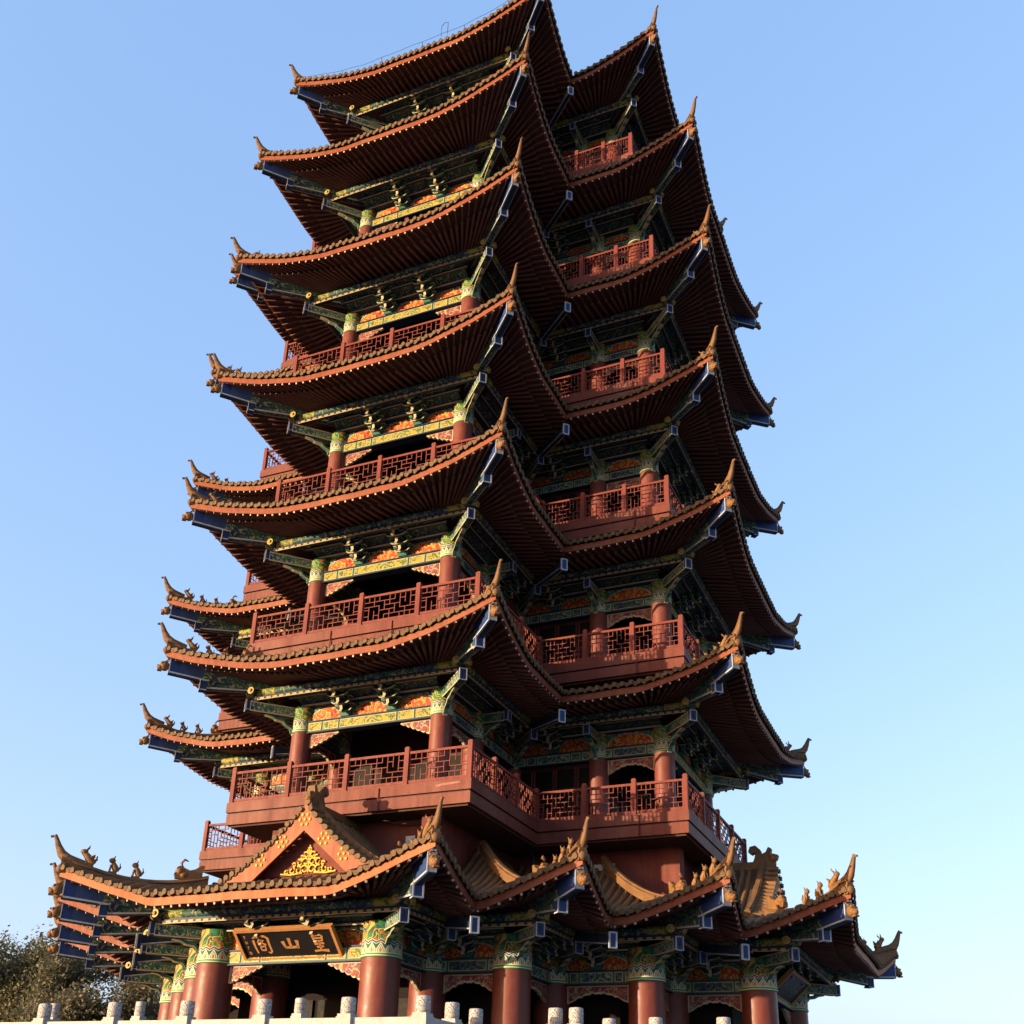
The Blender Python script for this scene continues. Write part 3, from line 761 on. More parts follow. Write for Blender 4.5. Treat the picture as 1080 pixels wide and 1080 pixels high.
RIDGE_FIN = finial_mesh(); FIG = figure_mesh(); DRAGON = dragon_figure(); REAR = rear_beast()
def scaled(mb, f):
    o = MB(); o.merge(mb, Matrix.Scale(f, 4)); return o
FIG_B, DRAGON_B, REAR_B = scaled(FIG, 1.12), scaled(DRAGON, 1.08), scaled(REAR, 1.1)
CBEAM = corner_beam_mesh(); HEAD = beast_head_mesh(); VALLEY = valley_mesh(); BRACKET = bracket_mesh()
ARM_DIAG = arm_mesh(2.02); ARM_SHORT = arm_mesh(1.32)
SPAN_L = spandrel_mesh(1.12, 0.47, 1); SPAN_R = spandrel_mesh(1.12, 0.47, -1)
CACHE = {}
def cached(key, fn):
    if key not in CACHE: CACHE[key] = fn()
    return CACHE[key]
POSTS = []; PANELS = []          # (priority, mesh builder, parent, loc, rot)
FIGS = []

def corner_set(roof_obj, tip, ang, e, ridge, zs, figs, prio, figz):
    loc = (tip[0], tip[1], e)
    part('hip_ridge', ridge, roof_obj, loc, ang)
    part('upturned_finial', RIDGE_FIN, roof_obj, loc, ang)
    part('corner_beam', CBEAM, roof_obj, loc, ang)
    part('beast_head', HEAD, roof_obj, loc, ang)
    c, s = math.cos(ang), math.sin(ang)
    for (x, kind) in figs:
        z = zs(-x)+figz
        FIGS.append((prio, kind, roof_obj, (tip[0]+c*x, tip[1]+s*x, e+z), ang))
def beams_for(poly, conv, e, r, idx_vis, zoff=1.2):
    """eave purlins along the visible edges"""
    n = len(poly)
    op = offset(poly, conv, zoff)
    for i in idx_vis:
        p = Vector(op[i]); q = Vector(op[(i+1) % n]); L = (q-p).length; mid = (p+q)/2; ang = math.atan2(q.y-p.y, q.x-p.x)
        e0 = 0.30 if conv[i] > 0 else -0.02; e1 = 0.30 if conv[(i+1) % n] > 0 else -0.02
        mb = cached(('purlin', round(L, 2), e0, e1), lambda: purlin_mesh(L, -L/2-e0, L/2+e1))
        part('eave_purlin', mb, PAGODA, (mid.x, mid.y, e), ang)
def span(p, q, e, r, kind):
    p = Vector(p); q = Vector(q); L = (q-p).length; mid = (p+q)/2; ang = math.atan2(q.y-p.y, q.x-p.x)
    npan = 3 if L > 4 else (2 if L > 3.2 else 1)
    o = part('lintel_beam', cached(('lin', round(L, 2), kind, round(r, 2)), lambda: lintel_mesh(L, npan, kind == 'front', r)), PAGODA, (mid.x, mid.y, e), ang)
    c, s = math.cos(ang), math.sin(ang)
    at = lambda x, z, y=0: (mid.x+c*x-s*y, mid.y+s*x+c*y, e+z)
    if kind == 'front':
        h = L/2-r*0.98
        part('carved_spandrel', SPAN_L, o, at(-h, -2.065), ang); part('carved_spandrel', SPAN_R, o, at(h, -2.065), ang)
        for x in (-L/6, L/6): part('bracket_set', BRACKET, PAGODA, at(x, 0), ang)
    elif kind == 'porch':
        part('carved_spandrel', cached(('arch', round(L, 2), round(r, 2)), lambda: arch_mesh(L-2*r*0.97)), o, at(0, -2.065), ang)
        if L > 2.6: part('bracket_set', BRACKET, PAGODA, at(0, 0), ang)
    elif kind == 'wall':
        part('bracket_set', BRACKET, PAGODA, at(0, 0), ang)
def wall_panel_mesh(L, z0, z1):
    mb = MB(); h = L/2
    mb.box(-h, h, 0.02, 0.10, z0, z1, 'dark_wood')
    n = 4
    for i in range(n):
        a = -h+2*h*i/n+0.09; b = -h+2*h*(i+1)/n-0.09
        mb.box(a, b, 0.0, 0.05, z0+1.0, z1-0.18, 'window_dark')
        mb.box(a-0.05, a-0.01, -0.02, 0.05, z0+0.95, z1-0.14, 'red_wall'); mb.box(b+0.01, b+0.05, -0.02, 0.05, z0+0.95, z1-0.14, 'red_wall')
        for zz in (z0+0.96, z1-0.16, z0+1.0+(z1-z0-1.2)*0.5): mb.box(a-0.01, b+0.01, -0.012, 0.045, zz-0.02, zz+0.02, 'dark_wood')
    return mb

# ------------------------------------------------------------------ upper storeys
EZ = [8.02, 13.76, 19.50, 25.27, 31.12, 37.20]
DD = [11.84, 11.86, 11.50, 11.48, 11.14, 9.66]
W_ = 6.04
FLARE = 0.24
def upper(i):
    e, d = EZ[i], DD[i]
    cy = d-3.43 if i < 5 else d-2.95
    yb = d-2.2 if i < 5 else 8.12
    w0, d0 = W_-FLARE, d-FLARE
    poly, conv = ring([(-w0, -d0), (w0, -d0), (w0, -w0)], [1, 1, -1])
    edges = make_edges(poly, conv, 3.9, 3.3, 1.5)
    last = i == 5
    V = 2.35 if not last else 5.7
    h = lambda v: 0.2*v+0.09*v*v
    Rf = Roof(e, edges, V, 0.94, FLARE, h)
    ro = part('eave_roof', tile_shift(tile_mesh(Rf), e), PAGODA, (0, 0, e))
    part('eave_board', tile_shift(fascia_mesh(Rf), e), ro, (0, 0, e))
    part('rafter_soffit', tile_shift(soffit_mesh(Rf), e), ro, (0, 0, e))
    lift = 0.94
    zs = lambda x: -lift+lift*max(0.0, 1-max(0.0, x/1.414-0.1)/2.35)**2.2+TB-0.03+h(max(0.0, x/1.414))
    L = 1.414*(V-0.05)
    ridge = cached('ridge_up' if not last else 'ridge_top', lambda: ridge_mesh(zs, L))
    # corners: visible rows of figures on the ones the view shows
    for k in range(4):
        for sx in (-1, 1):
            tip = rotk((sx*W_, -d), k); ang = math.atan2(-1, sx)+k*PI/2
            vis = (k == 0) or (k == 1) or (k == 3 and sx == 1)
            figs = [(-0.80, DRAGON), (-1.36, FIG), (-1.95, FIG), (-2.75, REAR)] if vis and i < 4 else []
            if i in (4,) and vis: figs = [(-0.80, DRAGON), (-1.36, FIG)]
            corner_set(ro, tip, ang, e, ridge, zs, figs, i, 0.25)
            if vis:
                ct = rotk((sx*2.66, -cy), k)
                part('bracket_arm', ARM_DIAG, PAGODA, (ct[0], ct[1], e), ang)
        inn = rotk((W_-FLARE, -(W_-FLARE)), k)
        if k in (0, 1, 3):
            part('valley_beam', VALLEY, ro, (inn[0], inn[1], e), -PI/4+k*PI/2)
    # columns
    r = 0.36; cb, ct_ = e-2.02, e-1.09; floor = e-4.62
    cm = cached(('col', round(cb-floor, 2)), lambda: column_mesh(r, floor, cb)); cap = cached('cap', lambda: capital_mesh(r, ct_-cb))
    ym = 6.0 if i < 5 else 5.2
    def col(p):
        c = part('column', cm, PAGODA, (p[0], p[1], floor)); part('capital', cap, c, (p[0], p[1], cb))
    for k, sides in ((0, (-1, 1)), (1, (-1, 1)), (3, (1,))):
        for sx in (-1, 1): col(rotk((sx*2.66, -cy), k))
        for sx in sides:
            col(rotk((sx*2.66, -ym), k))
            q = rotk((sx*2.66, -ym), k)
            part('bracket_arm', ARM_SHORT, PAGODA, (q[0], q[1], e), (0 if sx > 0 else PI)+k*PI/2)
    col((2.66, -2.66)); part('bracket_arm', ARM_DIAG, PAGODA, (2.66, -2.66, e), -PI/4)
    # spans
    for k, sides in ((0, (-1, 1)), (1, (-1, 1)), (3, (1,))):
        span(rotk((-2.66, -cy), k), rotk((2.66, -cy), k), e, r, 'front')
        for sx in sides:
            a, b, c = (2.66*sx, -cy), (2.66*sx, -ym), (2.66*sx, -2.66)
            pr = (a, b) if sx > 0 else (b, a); wl = (b, c) if sx > 0 else (c, b)
            span(rotk(pr[0], k), rotk(pr[1], k), e, r, 'porch')
            span(rotk(wl[0], k), rotk(wl[1], k), e, r, 'wall')
            A, B = Vector(rotk(wl[0], k)), Vector(rotk(wl[1], k)); m = (A+B)/2
            part('window_wall', cached(('ww', round((B-A).length, 2), round(e-2.03-floor, 2)), lambda: wall_panel_mesh((B-A).length, -4.62, -2.04)), PAGODA, (m.x, m.y, e), math.atan2(B.y-A.y, B.x-A.x))
    cpoly, cconv = ring([(-2.66, -cy), (2.66, -cy), (2.66, -2.66)], [1, 1, -1])
    beams_for(cpoly, cconv, e, r, [0, 1, 2, 3, 4, 11, 10])
    # dark core behind the porches, closed ceiling, and the wall between roof and balcony above
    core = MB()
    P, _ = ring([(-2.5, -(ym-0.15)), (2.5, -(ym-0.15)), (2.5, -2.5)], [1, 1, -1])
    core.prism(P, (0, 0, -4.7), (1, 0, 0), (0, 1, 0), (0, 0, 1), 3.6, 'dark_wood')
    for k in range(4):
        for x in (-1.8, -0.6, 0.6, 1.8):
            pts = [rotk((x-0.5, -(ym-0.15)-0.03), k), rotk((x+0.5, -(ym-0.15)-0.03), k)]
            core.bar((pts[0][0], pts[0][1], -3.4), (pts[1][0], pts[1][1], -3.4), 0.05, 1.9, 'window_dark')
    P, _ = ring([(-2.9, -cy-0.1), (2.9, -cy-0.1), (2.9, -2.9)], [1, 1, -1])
    core.prism(P, (0, 0, -1.05), (1, 0, 0), (0, 1, 0), (0, 0, 1), 0.25, 'interior_shade')
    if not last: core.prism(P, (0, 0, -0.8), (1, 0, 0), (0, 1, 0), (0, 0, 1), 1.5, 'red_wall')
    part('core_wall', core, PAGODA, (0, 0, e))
    # balcony
    xb = 4.42
    P, C = ring([(-xb, -yb), (xb, -yb), (xb, -xb)], [1, 1, -1])
    bal = MB()
    bal.prism(offset(P, C, 0.03), (0, 0, -4.95), (1, 0, 0), (0, 1, 0), (0, 0, 1), 0.33, 'red_board')
    bal.prism(offset(P, C, -0.05), (0, 0, -5.03), (1, 0, 0), (0, 1, 0), (0, 0, 1), 0.12, 'dark_wood')
    bal.prism(offset(P, C, 0.0), (0, 0, -5.36), (1, 0, 0), (0, 1, 0), (0, 0, 1), 0.36, 'red_board')
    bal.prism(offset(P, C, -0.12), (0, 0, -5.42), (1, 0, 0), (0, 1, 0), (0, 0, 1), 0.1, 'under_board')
    if i == 0:        # peeled strip of paint on the front board
        bal.prism([(3.25, -4.74), (3.5, -4.70), (4.05, -4.69), (4.1, -4.73), (3.8, -4.76), (3.45, -4.775), (3.4, -4.80), (3.28, -4.79)], (0, -yb-0.028, 0), (1, 0, 0), (0, 0, 1), (0, -1, 0), 0.006, 'old_primer')
    bo = part('balcony', bal, PAGODA, (0, 0, e))
    H = 1.08; zd = e-4.62; pm = cached('post', lambda: post_mesh(1.21))
    ins = 0.08
    Q = offset(P, C, -ins)
    for j in range(12):
        p, q = Vector(Q[j]), Vector(Q[(j+1) % 12]); L = (q-p).length
        n = 4 if j % 3 == 0 else 3
        ang = math.atan2(q.y-p.y, q.x-p.x); u = (q-p)/L
        vis = 0 if j in (0, 1, 2) else (1 if j in (3, 11) else (2 if j in (10, 9) else 5))
        for a in range(n):
            s0 = p+u*(L*a/n); POSTS.append((vis*3+i, pm, bo, (s0.x, s0.y, zd), ang))
            mm = p+u*(L*(a+0.5)/n)
            PANELS.append((vis*3+i, cached(('lat', round(L/n, 2)), lambda: lattice_mesh(L/n-0.15, H)), bo, (mm.x, mm.y, zd), ang))
def tile_shift(mb, e):
    mb.v = [(x, y, z-e) for x, y, z in mb.v]; return mb

# ------------------------------------------------------------------ ground storey
D0, P0, Q0, W0 = 14.61, 8.79, 11.85, 6.0
FL0 = 0.35
def ground_storey():
    e = 0.0
    f = FL0; w0, d0, p0, q0 = W0-f, D0-f, P0-f, Q0-f
    arm = [(-w0, -d0), (w0, -d0), (w0, -q0), (p0, -q0), (p0, -p0), (q0, -p0), (q0, -w0)]; cv = [1, 1, -1, 1, -1, 1, -1]
    poly, conv = ring(arm, cv)
    edges = make_edges(poly, conv, 2.75, 2.6, 1.12)
    GB = 2.9
    for j, E in enumerate(edges):
        m = j % 7
        E.long_side = (lambda end, m=m: (m == 1 and end == 0) or (m == 6 and end == 1))
    h = lambda v: 0.15*v+0.02*v*v+0.0085*max(v, 0)**3
    lift = 0.92
    Rf = Roof(e, edges, 5.62, lift, f, h, GB)
    class Front(Roof): pass
    # end faces of the arms stop at the gable, the others climb to the ridge
    ends = [E for j, E in enumerate(edges) if j % 7 == 0]; sides = [E for j, E in enumerate(edges) if j % 7]
    R1 = Roof(e, ends, GB, lift, f, h, None, 2.9); R2 = Roof(e, sides, 5.62, lift, f, h, GB, 2.9)
    for E in ends: E.long_side = lambda end: False
    tm = tile_mesh(R1); tm.merge(tile_mesh(R2), Matrix())
    ro = part('portico_roof', tm, PAGODA, (0, 0, e))
    fm = fascia_mesh(R1, 0.22, 'orange_fascia'); fm.merge(fascia_mesh(R2), Matrix()); part('eave_board', fm, ro, (0, 0, e))
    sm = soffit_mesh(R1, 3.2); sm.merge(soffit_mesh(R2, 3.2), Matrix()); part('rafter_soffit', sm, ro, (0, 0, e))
    zs = lambda x: -lift+lift*max(0.0, 1-max(0.0, x/1.414-0.1)/2.9)**2.2+TB-0.02+h(x/1.414)
    ridge_s = ridge_mesh(zs, 1.414*2.9); ridge_l = ridge_mesh(zs, 1.414*5.4)
    for k in range(4):
        for (x, y, sx, long) in ((-W0, -D0, -1, 0), (W0, -D0, 1, 0), (P0, -Q0, 1, 1), (Q0, -P0, 1, 1)):
            tip = rotk((x, y), k); ang = math.atan2(-1, sx)+k*PI/2
            vis = k == 0 or (k == 1 and not long) or k == 3
            figs = []
            if vis:
                figs = [(-0.70, DRAGON_B), (-1.40, FIG_B), (-2.05, FIG_B), (-3.45, REAR_B)] if not long else [(-0.78, FIG_B), (-1.28, FIG_B), (-1.78, FIG), (-2.7, REAR_B)]
            corner_set(ro, tip, ang, e, ridge_l if long else ridge_s, zs, figs, 0.5 if k == 0 else 1.2, 0.25)
        for c in ((w0, -q0), (p0, -p0), (q0, -w0)):
            if k in (0, 3): 
                q = rotk(c, k); part('valley_beam', VALLEY, ro, (q[0], q[1], e+0.1), -PI/4+k*PI/2)
    # gables with ridge
    for k in range(4):
        ang = k*PI/2; yg = -(d0-GB)
        c, s = math.cos(ang), math.sin(ang)
        loc = (0, 0, 0)
        g = MB()
        def rot(p): return (p[0]*c-p[1]*s, p[0]*s+p[1]*c, p[2])
        apex, hw, zb = 2.42, 2.86, 0.14
        def curve(x):          # upper edge of the barge board follows the roof slope
            v = 5.65-abs(x); return -lift+TB+h(v)+0.02
        xs = [hw*i/8 for i in range(-8, 9)]
        up = [(x, curve(x)) for x in xs]
        g.prism([(x, z) for x, z in up[::-1]]+[(-hw, zb-0.15), (hw, zb-0.15)], (0, yg+0.34, 0), (1, 0, 0), (0, 0, 1), (0, -1, 0), 0.02, 'red_wall')
        bw = 0.66
        
        bd = MB()
        tri = up+[(hw, zb-0.06), (1.86, zb-0.06), (0.0, 1.66), (-1.86, zb-0.06), (-hw, zb-0.06)]
        bd.prism(tri[::-1] if False else [t for t in tri][::-1], (0, yg-0.12, 0), (1, 0, 0), (0, 0, 1), (0, -1, 0), 0.06, 'gable_board')
        # gilt nail flowers
        for (fx, fz) in ((0.0, 1.98), (0.72, 1.36), (-0.72, 1.36), (1.45, 0.86), (-1.45, 0.86), (2.2, 0.6), (-2.2, 0.6)):
            if abs(fx) > 2: continue
            for q in range(7):
                a = 2*PI*q/6; rr = 0.17 if q < 6 else 0
                bd.ball((fx+rr*math.cos(a), yg-0.19, fz+rr*math.sin(a)), 0.052, 'bright_gold', 6, (1, 0.5, 1))
        go = part('gable', turn(g, ang), ro, loc)
        part('barge_board', turn(bd, ang), ro, loc)
        orn = MB()
        orn.prism([(1.6, 0.44), (-1.6, 0.44), (0, 1.52)][::-1], (0, yg+0.29, 0), (1, 0, 0), (0, 0, 1), (0, -1, 0), 0.02, 'red_wall')
        def curl(x, z, r, a0, turns, wd=0.03):
            pts = []; x *= 0.8; z = 0.42+(z-0.42)*0.92
            for q in range(13):
                a = a0+turns*2*PI*q/12; rr = r*(1-0.55*q/12); pts.append((x+rr*math.cos(a), yg+0.24, z+rr*math.sin(a)))
            orn.tube(pts, wd, 5, 'bright_gold')
        for sx in (-1, 1):
            for (x, z, r, a0) in ((0.16, 0.62, 0.13, 0.5), (0.42, 0.60, 0.13, 1.2), (0.70, 0.60, 0.11, 2.0), (0.95, 0.57, 0.08, 2.4), (0.14, 0.86, 0.12, 0.2), (0.40, 0.84, 0.11, 1.0), (0.14, 1.08, 0.10, 0.6), (0.62, 0.78, 0.07, 0.3), (0.3, 1.0, 0.07, 0.8), (0.05, 1.24, 0.06, 1.2)):
                curl(sx*x, z, r, a0 if sx > 0 else PI-a0, sx*0.9)
            orn.tube([(sx*0.2, yg+0.24, 0.5), (sx*0.6, yg+0.24, 0.46), (sx*0.95, yg+0.24, 0.5)], 0.03, 5, 'bright_gold')
        orn.tube([(0, yg+0.24, 0.5), (0, yg+0.24, 1.32)], 0.03, 5, 'bright_gold')
        part('gilt_ornament', turn(orn, ang), go, loc)
        rg = MB()      # main ridge and the two verge ridges with their tiles
        rg.box(-0.13, 0.13, yg-0.12, -8.0, 2.2, 2.52, 'ridge_clay'); rg.box(-0.19, 0.19, yg-0.14, -8.0, 2.34, 2.40, 'ridge_clay'); rg.tube([(0, yg-0.16, 2.55), (0, -8.0, 2.55)], 0.1, 8, 'ridge_clay')
        for sx in (-1, 1):
            n = 13
            path = []
            for q in range(n+1):
                x = 0.1+(hw+0.05)*q/n; path.append(Vector((sx*x, yg+0.28, curve(x)+0.16)))
            for a, b in zip(path[:-1], path[1:]): rg.bar(a, b+(b-a)*0.08, 0.2, 0.22, 'ridge_clay'); rg.bar(a+Vector((0, 0, 0.13)), b+Vector((0, 0, 0.13)), 0.12, 0.08, 'ridge_clay')
            for q in range(15):      # short tiles across the verge, round ends towards the front
                x = 0.18+(hw-0.1)*q/14; z = curve(x)+0.07
                rg.tube([(sx*x, yg-0.26, z-0.015), (sx*x, yg+0.2, z+0.02)], 0.085, 7, 'clay_tile', True, True, 'tile_end')
                x2 = x+0.1; rg.prism([(-0.07, 0.02), (0.07, 0.02), (0.05, -0.08), (0, -0.12), (-0.05, -0.08)][::-1], (sx*x2, yg-0.2, curve(x2)+0.05), (1, 0, 0), (0, 0, 1), (0, -1, 0), 0.02, 'tile_end')
        part('gable_ridge', turn(rg, ang), ro, loc)
        # ridge-end beast: broad head, curled tail
        fb = MB()
        pl = [(-0.50, 0.0), (0.15, 0.0), (0.17, 0.30), (0.32, 0.36), (0.36, 0.50), (0.18, 0.56), (0.10, 0.52), (0.14, 0.74), (0.04, 0.80), (-0.06, 0.62), (-0.20, 0.56), (-0.24, 0.72), (-0.40, 0.88), (-0.60, 0.84), (-0.66, 0.66), (-0.54, 0.56), (-0.46, 0.64), (-0.40, 0.62), (-0.46, 0.40), (-0.56, 0.2)]
        pl = [(-(x+0.0), z) for x, z in pl]
        fb.prism(pl, (0.12, yg+0.1, 2.32), (0, 1, 0), (0, 0, 1), (-1, 0, 0), 0.24, 'ridge_clay')
        fb.ball((0, yg-0.05, 2.7), 0.17, 'figure_clay', 8, (1.05, 1.1, 0.9)); fb.ball((0, yg+0.62, 3.02), 0.14, 'figure_clay', 8)
        for sx in (-1, 1): fb.ball((sx*0.12, yg-0.02, 2.8), 0.06, 'figure_clay', 6)
        fb.box(-0.17, 0.17, yg-0.16, yg+0.5, 2.2, 2.36, 'ridge_clay')
        part('ridge_beast', turn(fb, ang), ro, loc)
    # columns
    r = 0.55; cb, ct = -2.10, -1.12
    cm = column_mesh(r, BASE, cb); cap = capital_mesh(r, ct-cb)
    cols = [(-2.76, -11.25), (2.76, -11.25), (2.76, -8.48), (5.44, -8.48), (5.44, -5.44), (8.48, -5.44), (8.48, -2.76)]
    def col(p):
        c = part('column', cm, PAGODA, (p[0], p[1], BASE)); part('capital', cap, c, (p[0], p[1], cb))
    P, C = ring(cols, cv)
    n = len(P)
    vis = list(range(0, 9))+[21, 22, 23, 24, 25, 26, 27]
    for j in vis+[9]: col(P[j])
    for j in vis:
        a = P[j-1]; b = P[(j+1) % n]; p = Vector(P[j])
        u1 = (p-Vector(a)).normalized(); u2 = (Vector(b)-p).normalized()
        o = Vector((u1.y, -u1.x))+Vector((u2.y, -u2.x))
        part('bracket_arm', ARM_DIAG, PAGODA, (p.x, p.y, e+0.06), math.atan2(o.y, o.x))
    for j in list(range(0, 9))+[21, 22, 23, 24, 25, 26, 27]:
        L = (Vector(P[(j+1) % n])-Vector(P[j])).length
        span(P[j], P[(j+1) % n], e-0.08, r, 'front' if L > 4 else 'porch')
    beams_for(P, C, e, r, list(range(0, 9))+[21, 22, 23, 24, 25, 26, 27])
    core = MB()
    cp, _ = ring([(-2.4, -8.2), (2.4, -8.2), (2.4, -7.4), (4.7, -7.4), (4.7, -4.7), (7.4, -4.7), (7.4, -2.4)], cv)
    core.prism(cp, (0, 0, BASE), (1, 0, 0), (0, 1, 0), (0, 0, 1), 4.8, 'interior_shade')  # solid core, its black stands for the shaded interior
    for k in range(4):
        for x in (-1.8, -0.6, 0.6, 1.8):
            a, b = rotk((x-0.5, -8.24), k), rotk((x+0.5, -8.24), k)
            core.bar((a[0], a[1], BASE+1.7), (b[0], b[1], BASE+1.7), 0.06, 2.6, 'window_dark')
    core.box(8.0, 10.3, -2.3, 2.3, BASE, -1.02, 'interior_shade')  # added solid block, painted shade closing the view past the core
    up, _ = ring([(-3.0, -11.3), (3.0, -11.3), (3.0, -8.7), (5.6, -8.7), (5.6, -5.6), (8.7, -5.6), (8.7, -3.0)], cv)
    core.prism(up, (0, 0, -1.0), (1, 0, 0), (0, 1, 0), (0, 0, 1), 0.3, 'interior_shade')
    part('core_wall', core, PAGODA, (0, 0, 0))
    wl = MB()
    wp, _ = ring([(-2.95, -8.65), (2.95, -8.65), (2.95, -2.95)], [1, 1, -1])
    wl.prism(wp, (0, 0, -0.7), (1, 0, 0), (0, 1, 0), (0, 0, 1), 3.45, 'red_wall')
    for k in range(4):
        for sx in (-1, 1):
            p = rotk((sx*2.75, -8.66), k); wl.box(p[0]-0.28, p[0]+0.28, p[1]-0.28, p[1]+0.28, -0.6, 2.68, 'red_wall')
    part('drum_wall', wl, PAGODA, (0, 0, 0))
def turn(mb, ang):
    c, s = math.cos(ang), math.sin(ang)
    mb.v = [(x*c-y*s, x*s+y*c, z) for x, y, z in mb.v]; return mb

ground_storey()
for i in range(6): upper(i)

def services():
    c = MB(); c.tube([(0.9, -8.9, 2.62), (1.5, -8.95, 2.44), (2.3, -8.9, 2.42), (3.3, -8.85, 2.60)], 0.03, 6, 'cable_black')
    c.tube([(2.3, -8.9, 2.42), (2.45, -8.75, 2.2), (2.4, -8.7, 1.9)], 0.02, 6, 'cable_black'); part('cable', c, PAGODA)
    c = MB()
    c.tube([(4.2, -4.25, 2.6), (4.25, -4.3, 2.2), (4.1, -4.1, 1.4), (4.1, -4.1, 0.6)], 0.05, 8, 'cable_black'); part('drain_pipe', c, PAGODA)
    for i in range(6):
        e, yb = EZ[i], (DD[i]-2.2 if i < 5 else 8.12)
        for x in (-1.05, 1.3): 
            c = MB(); c.tube([(x, -yb-0.05, e-5.38), (x, -yb-0.05, e-4.66)], 0.022, 6, 'red_wall'); part('drain_pipe', c, PAGODA)
        c = MB(); c.tube([(8.0 if i < 5 else 7.2, -4.47, e-5.38), (8.0 if i < 5 else 7.2, -4.47, e-4.66)], 0.022, 6, 'red_wall'); part('drain_pipe', c, PAGODA)
    c = MB(); pts = []
    for k in range(25):
        x = -6.0+12.0*k/24; g = max(0, (abs(x)-2.2)/3.9)**1.5
        pts.append((x, -9.72, 37.2-0.94+0.94*g+0.42+(0.04 if k % 3 == 0 else 0)))
    c.tube(pts, 0.008, 5, 'cable_black'); c.tube([(1.4, -9.7, 36.6), (1.4, -9.7, 37.2), (1.55, -9.7, 37.38), (1.7, -9.7, 37.3), (1.7, -9.7, 36.6)], 0.012, 5, 'cable_black')
    for k in range(1, 24, 4): c.tube([pts[k], (pts[k][0], -9.6, pts[k][2]-0.35)], 0.012, 5, 'cable_black')
    part('lightning_conductor', c, PAGODA)
services()
def spread(lst, name, limit=96):
    lst.sort(key=lambda a: a[0]); rest = MB()
    for n, (pr, mb, par, loc, rot) in enumerate(lst):
        if n < limit: part(name, mb, par, loc, rot)
        else:
            M = Matrix.Translation(loc) @ Matrix.Rotation(rot, 4, 'Z'); rest.merge(mb, M)
    if rest.v:
        o = part(name, rest, PAGODA, (0, 0, 0)); o['kind'] = 'stuff'
spread(POSTS, 'railing_post'); spread(PANELS, 'railing_panel'); spread(FIGS, 'ridge_figure')

# ------------------------------------------------------------------ name plaques
def stroke(mb, pts, wd, mat, y=-0.036):
    """brush stroke as a flat raised ribbon through (x, z) points with per-point width"""
    P = [Vector(p) for p in pts]; n = len(P); L = []; Rr = []
    for i in range(n):
        t = (P[min(i+1, n-1)]-P[max(i-1, 0)]).normalized(); nn = Vector((-t.y, t.x)); ww = wd[i] if isinstance(wd, (list, tuple)) else wd
        L.append(P[i]+nn*ww/2); Rr.append(P[i]-nn*ww/2)
    vs = [(p.x, y, p.y) for p in L]+[(p.x, y, p.y) for p in Rr]; vs += [(a, y+0.03, b) for a, _, b in vs]
    m = 2*n; fs = []
    for i in range(n-1):
        fs += [(i, n+i, n+i+1, i+1), (m+i, m+i+1, m+n+i+1, m+n+i), (i, i+1, m+i+1, m+i), (n+i, m+n+i, m+n+i+1, n+i+1)]
    fs += [(0, m, m+n, n), (n-1, 2*n-1, m+2*n-1, m+n-1)]
    mb.add(vs, fs, mat)
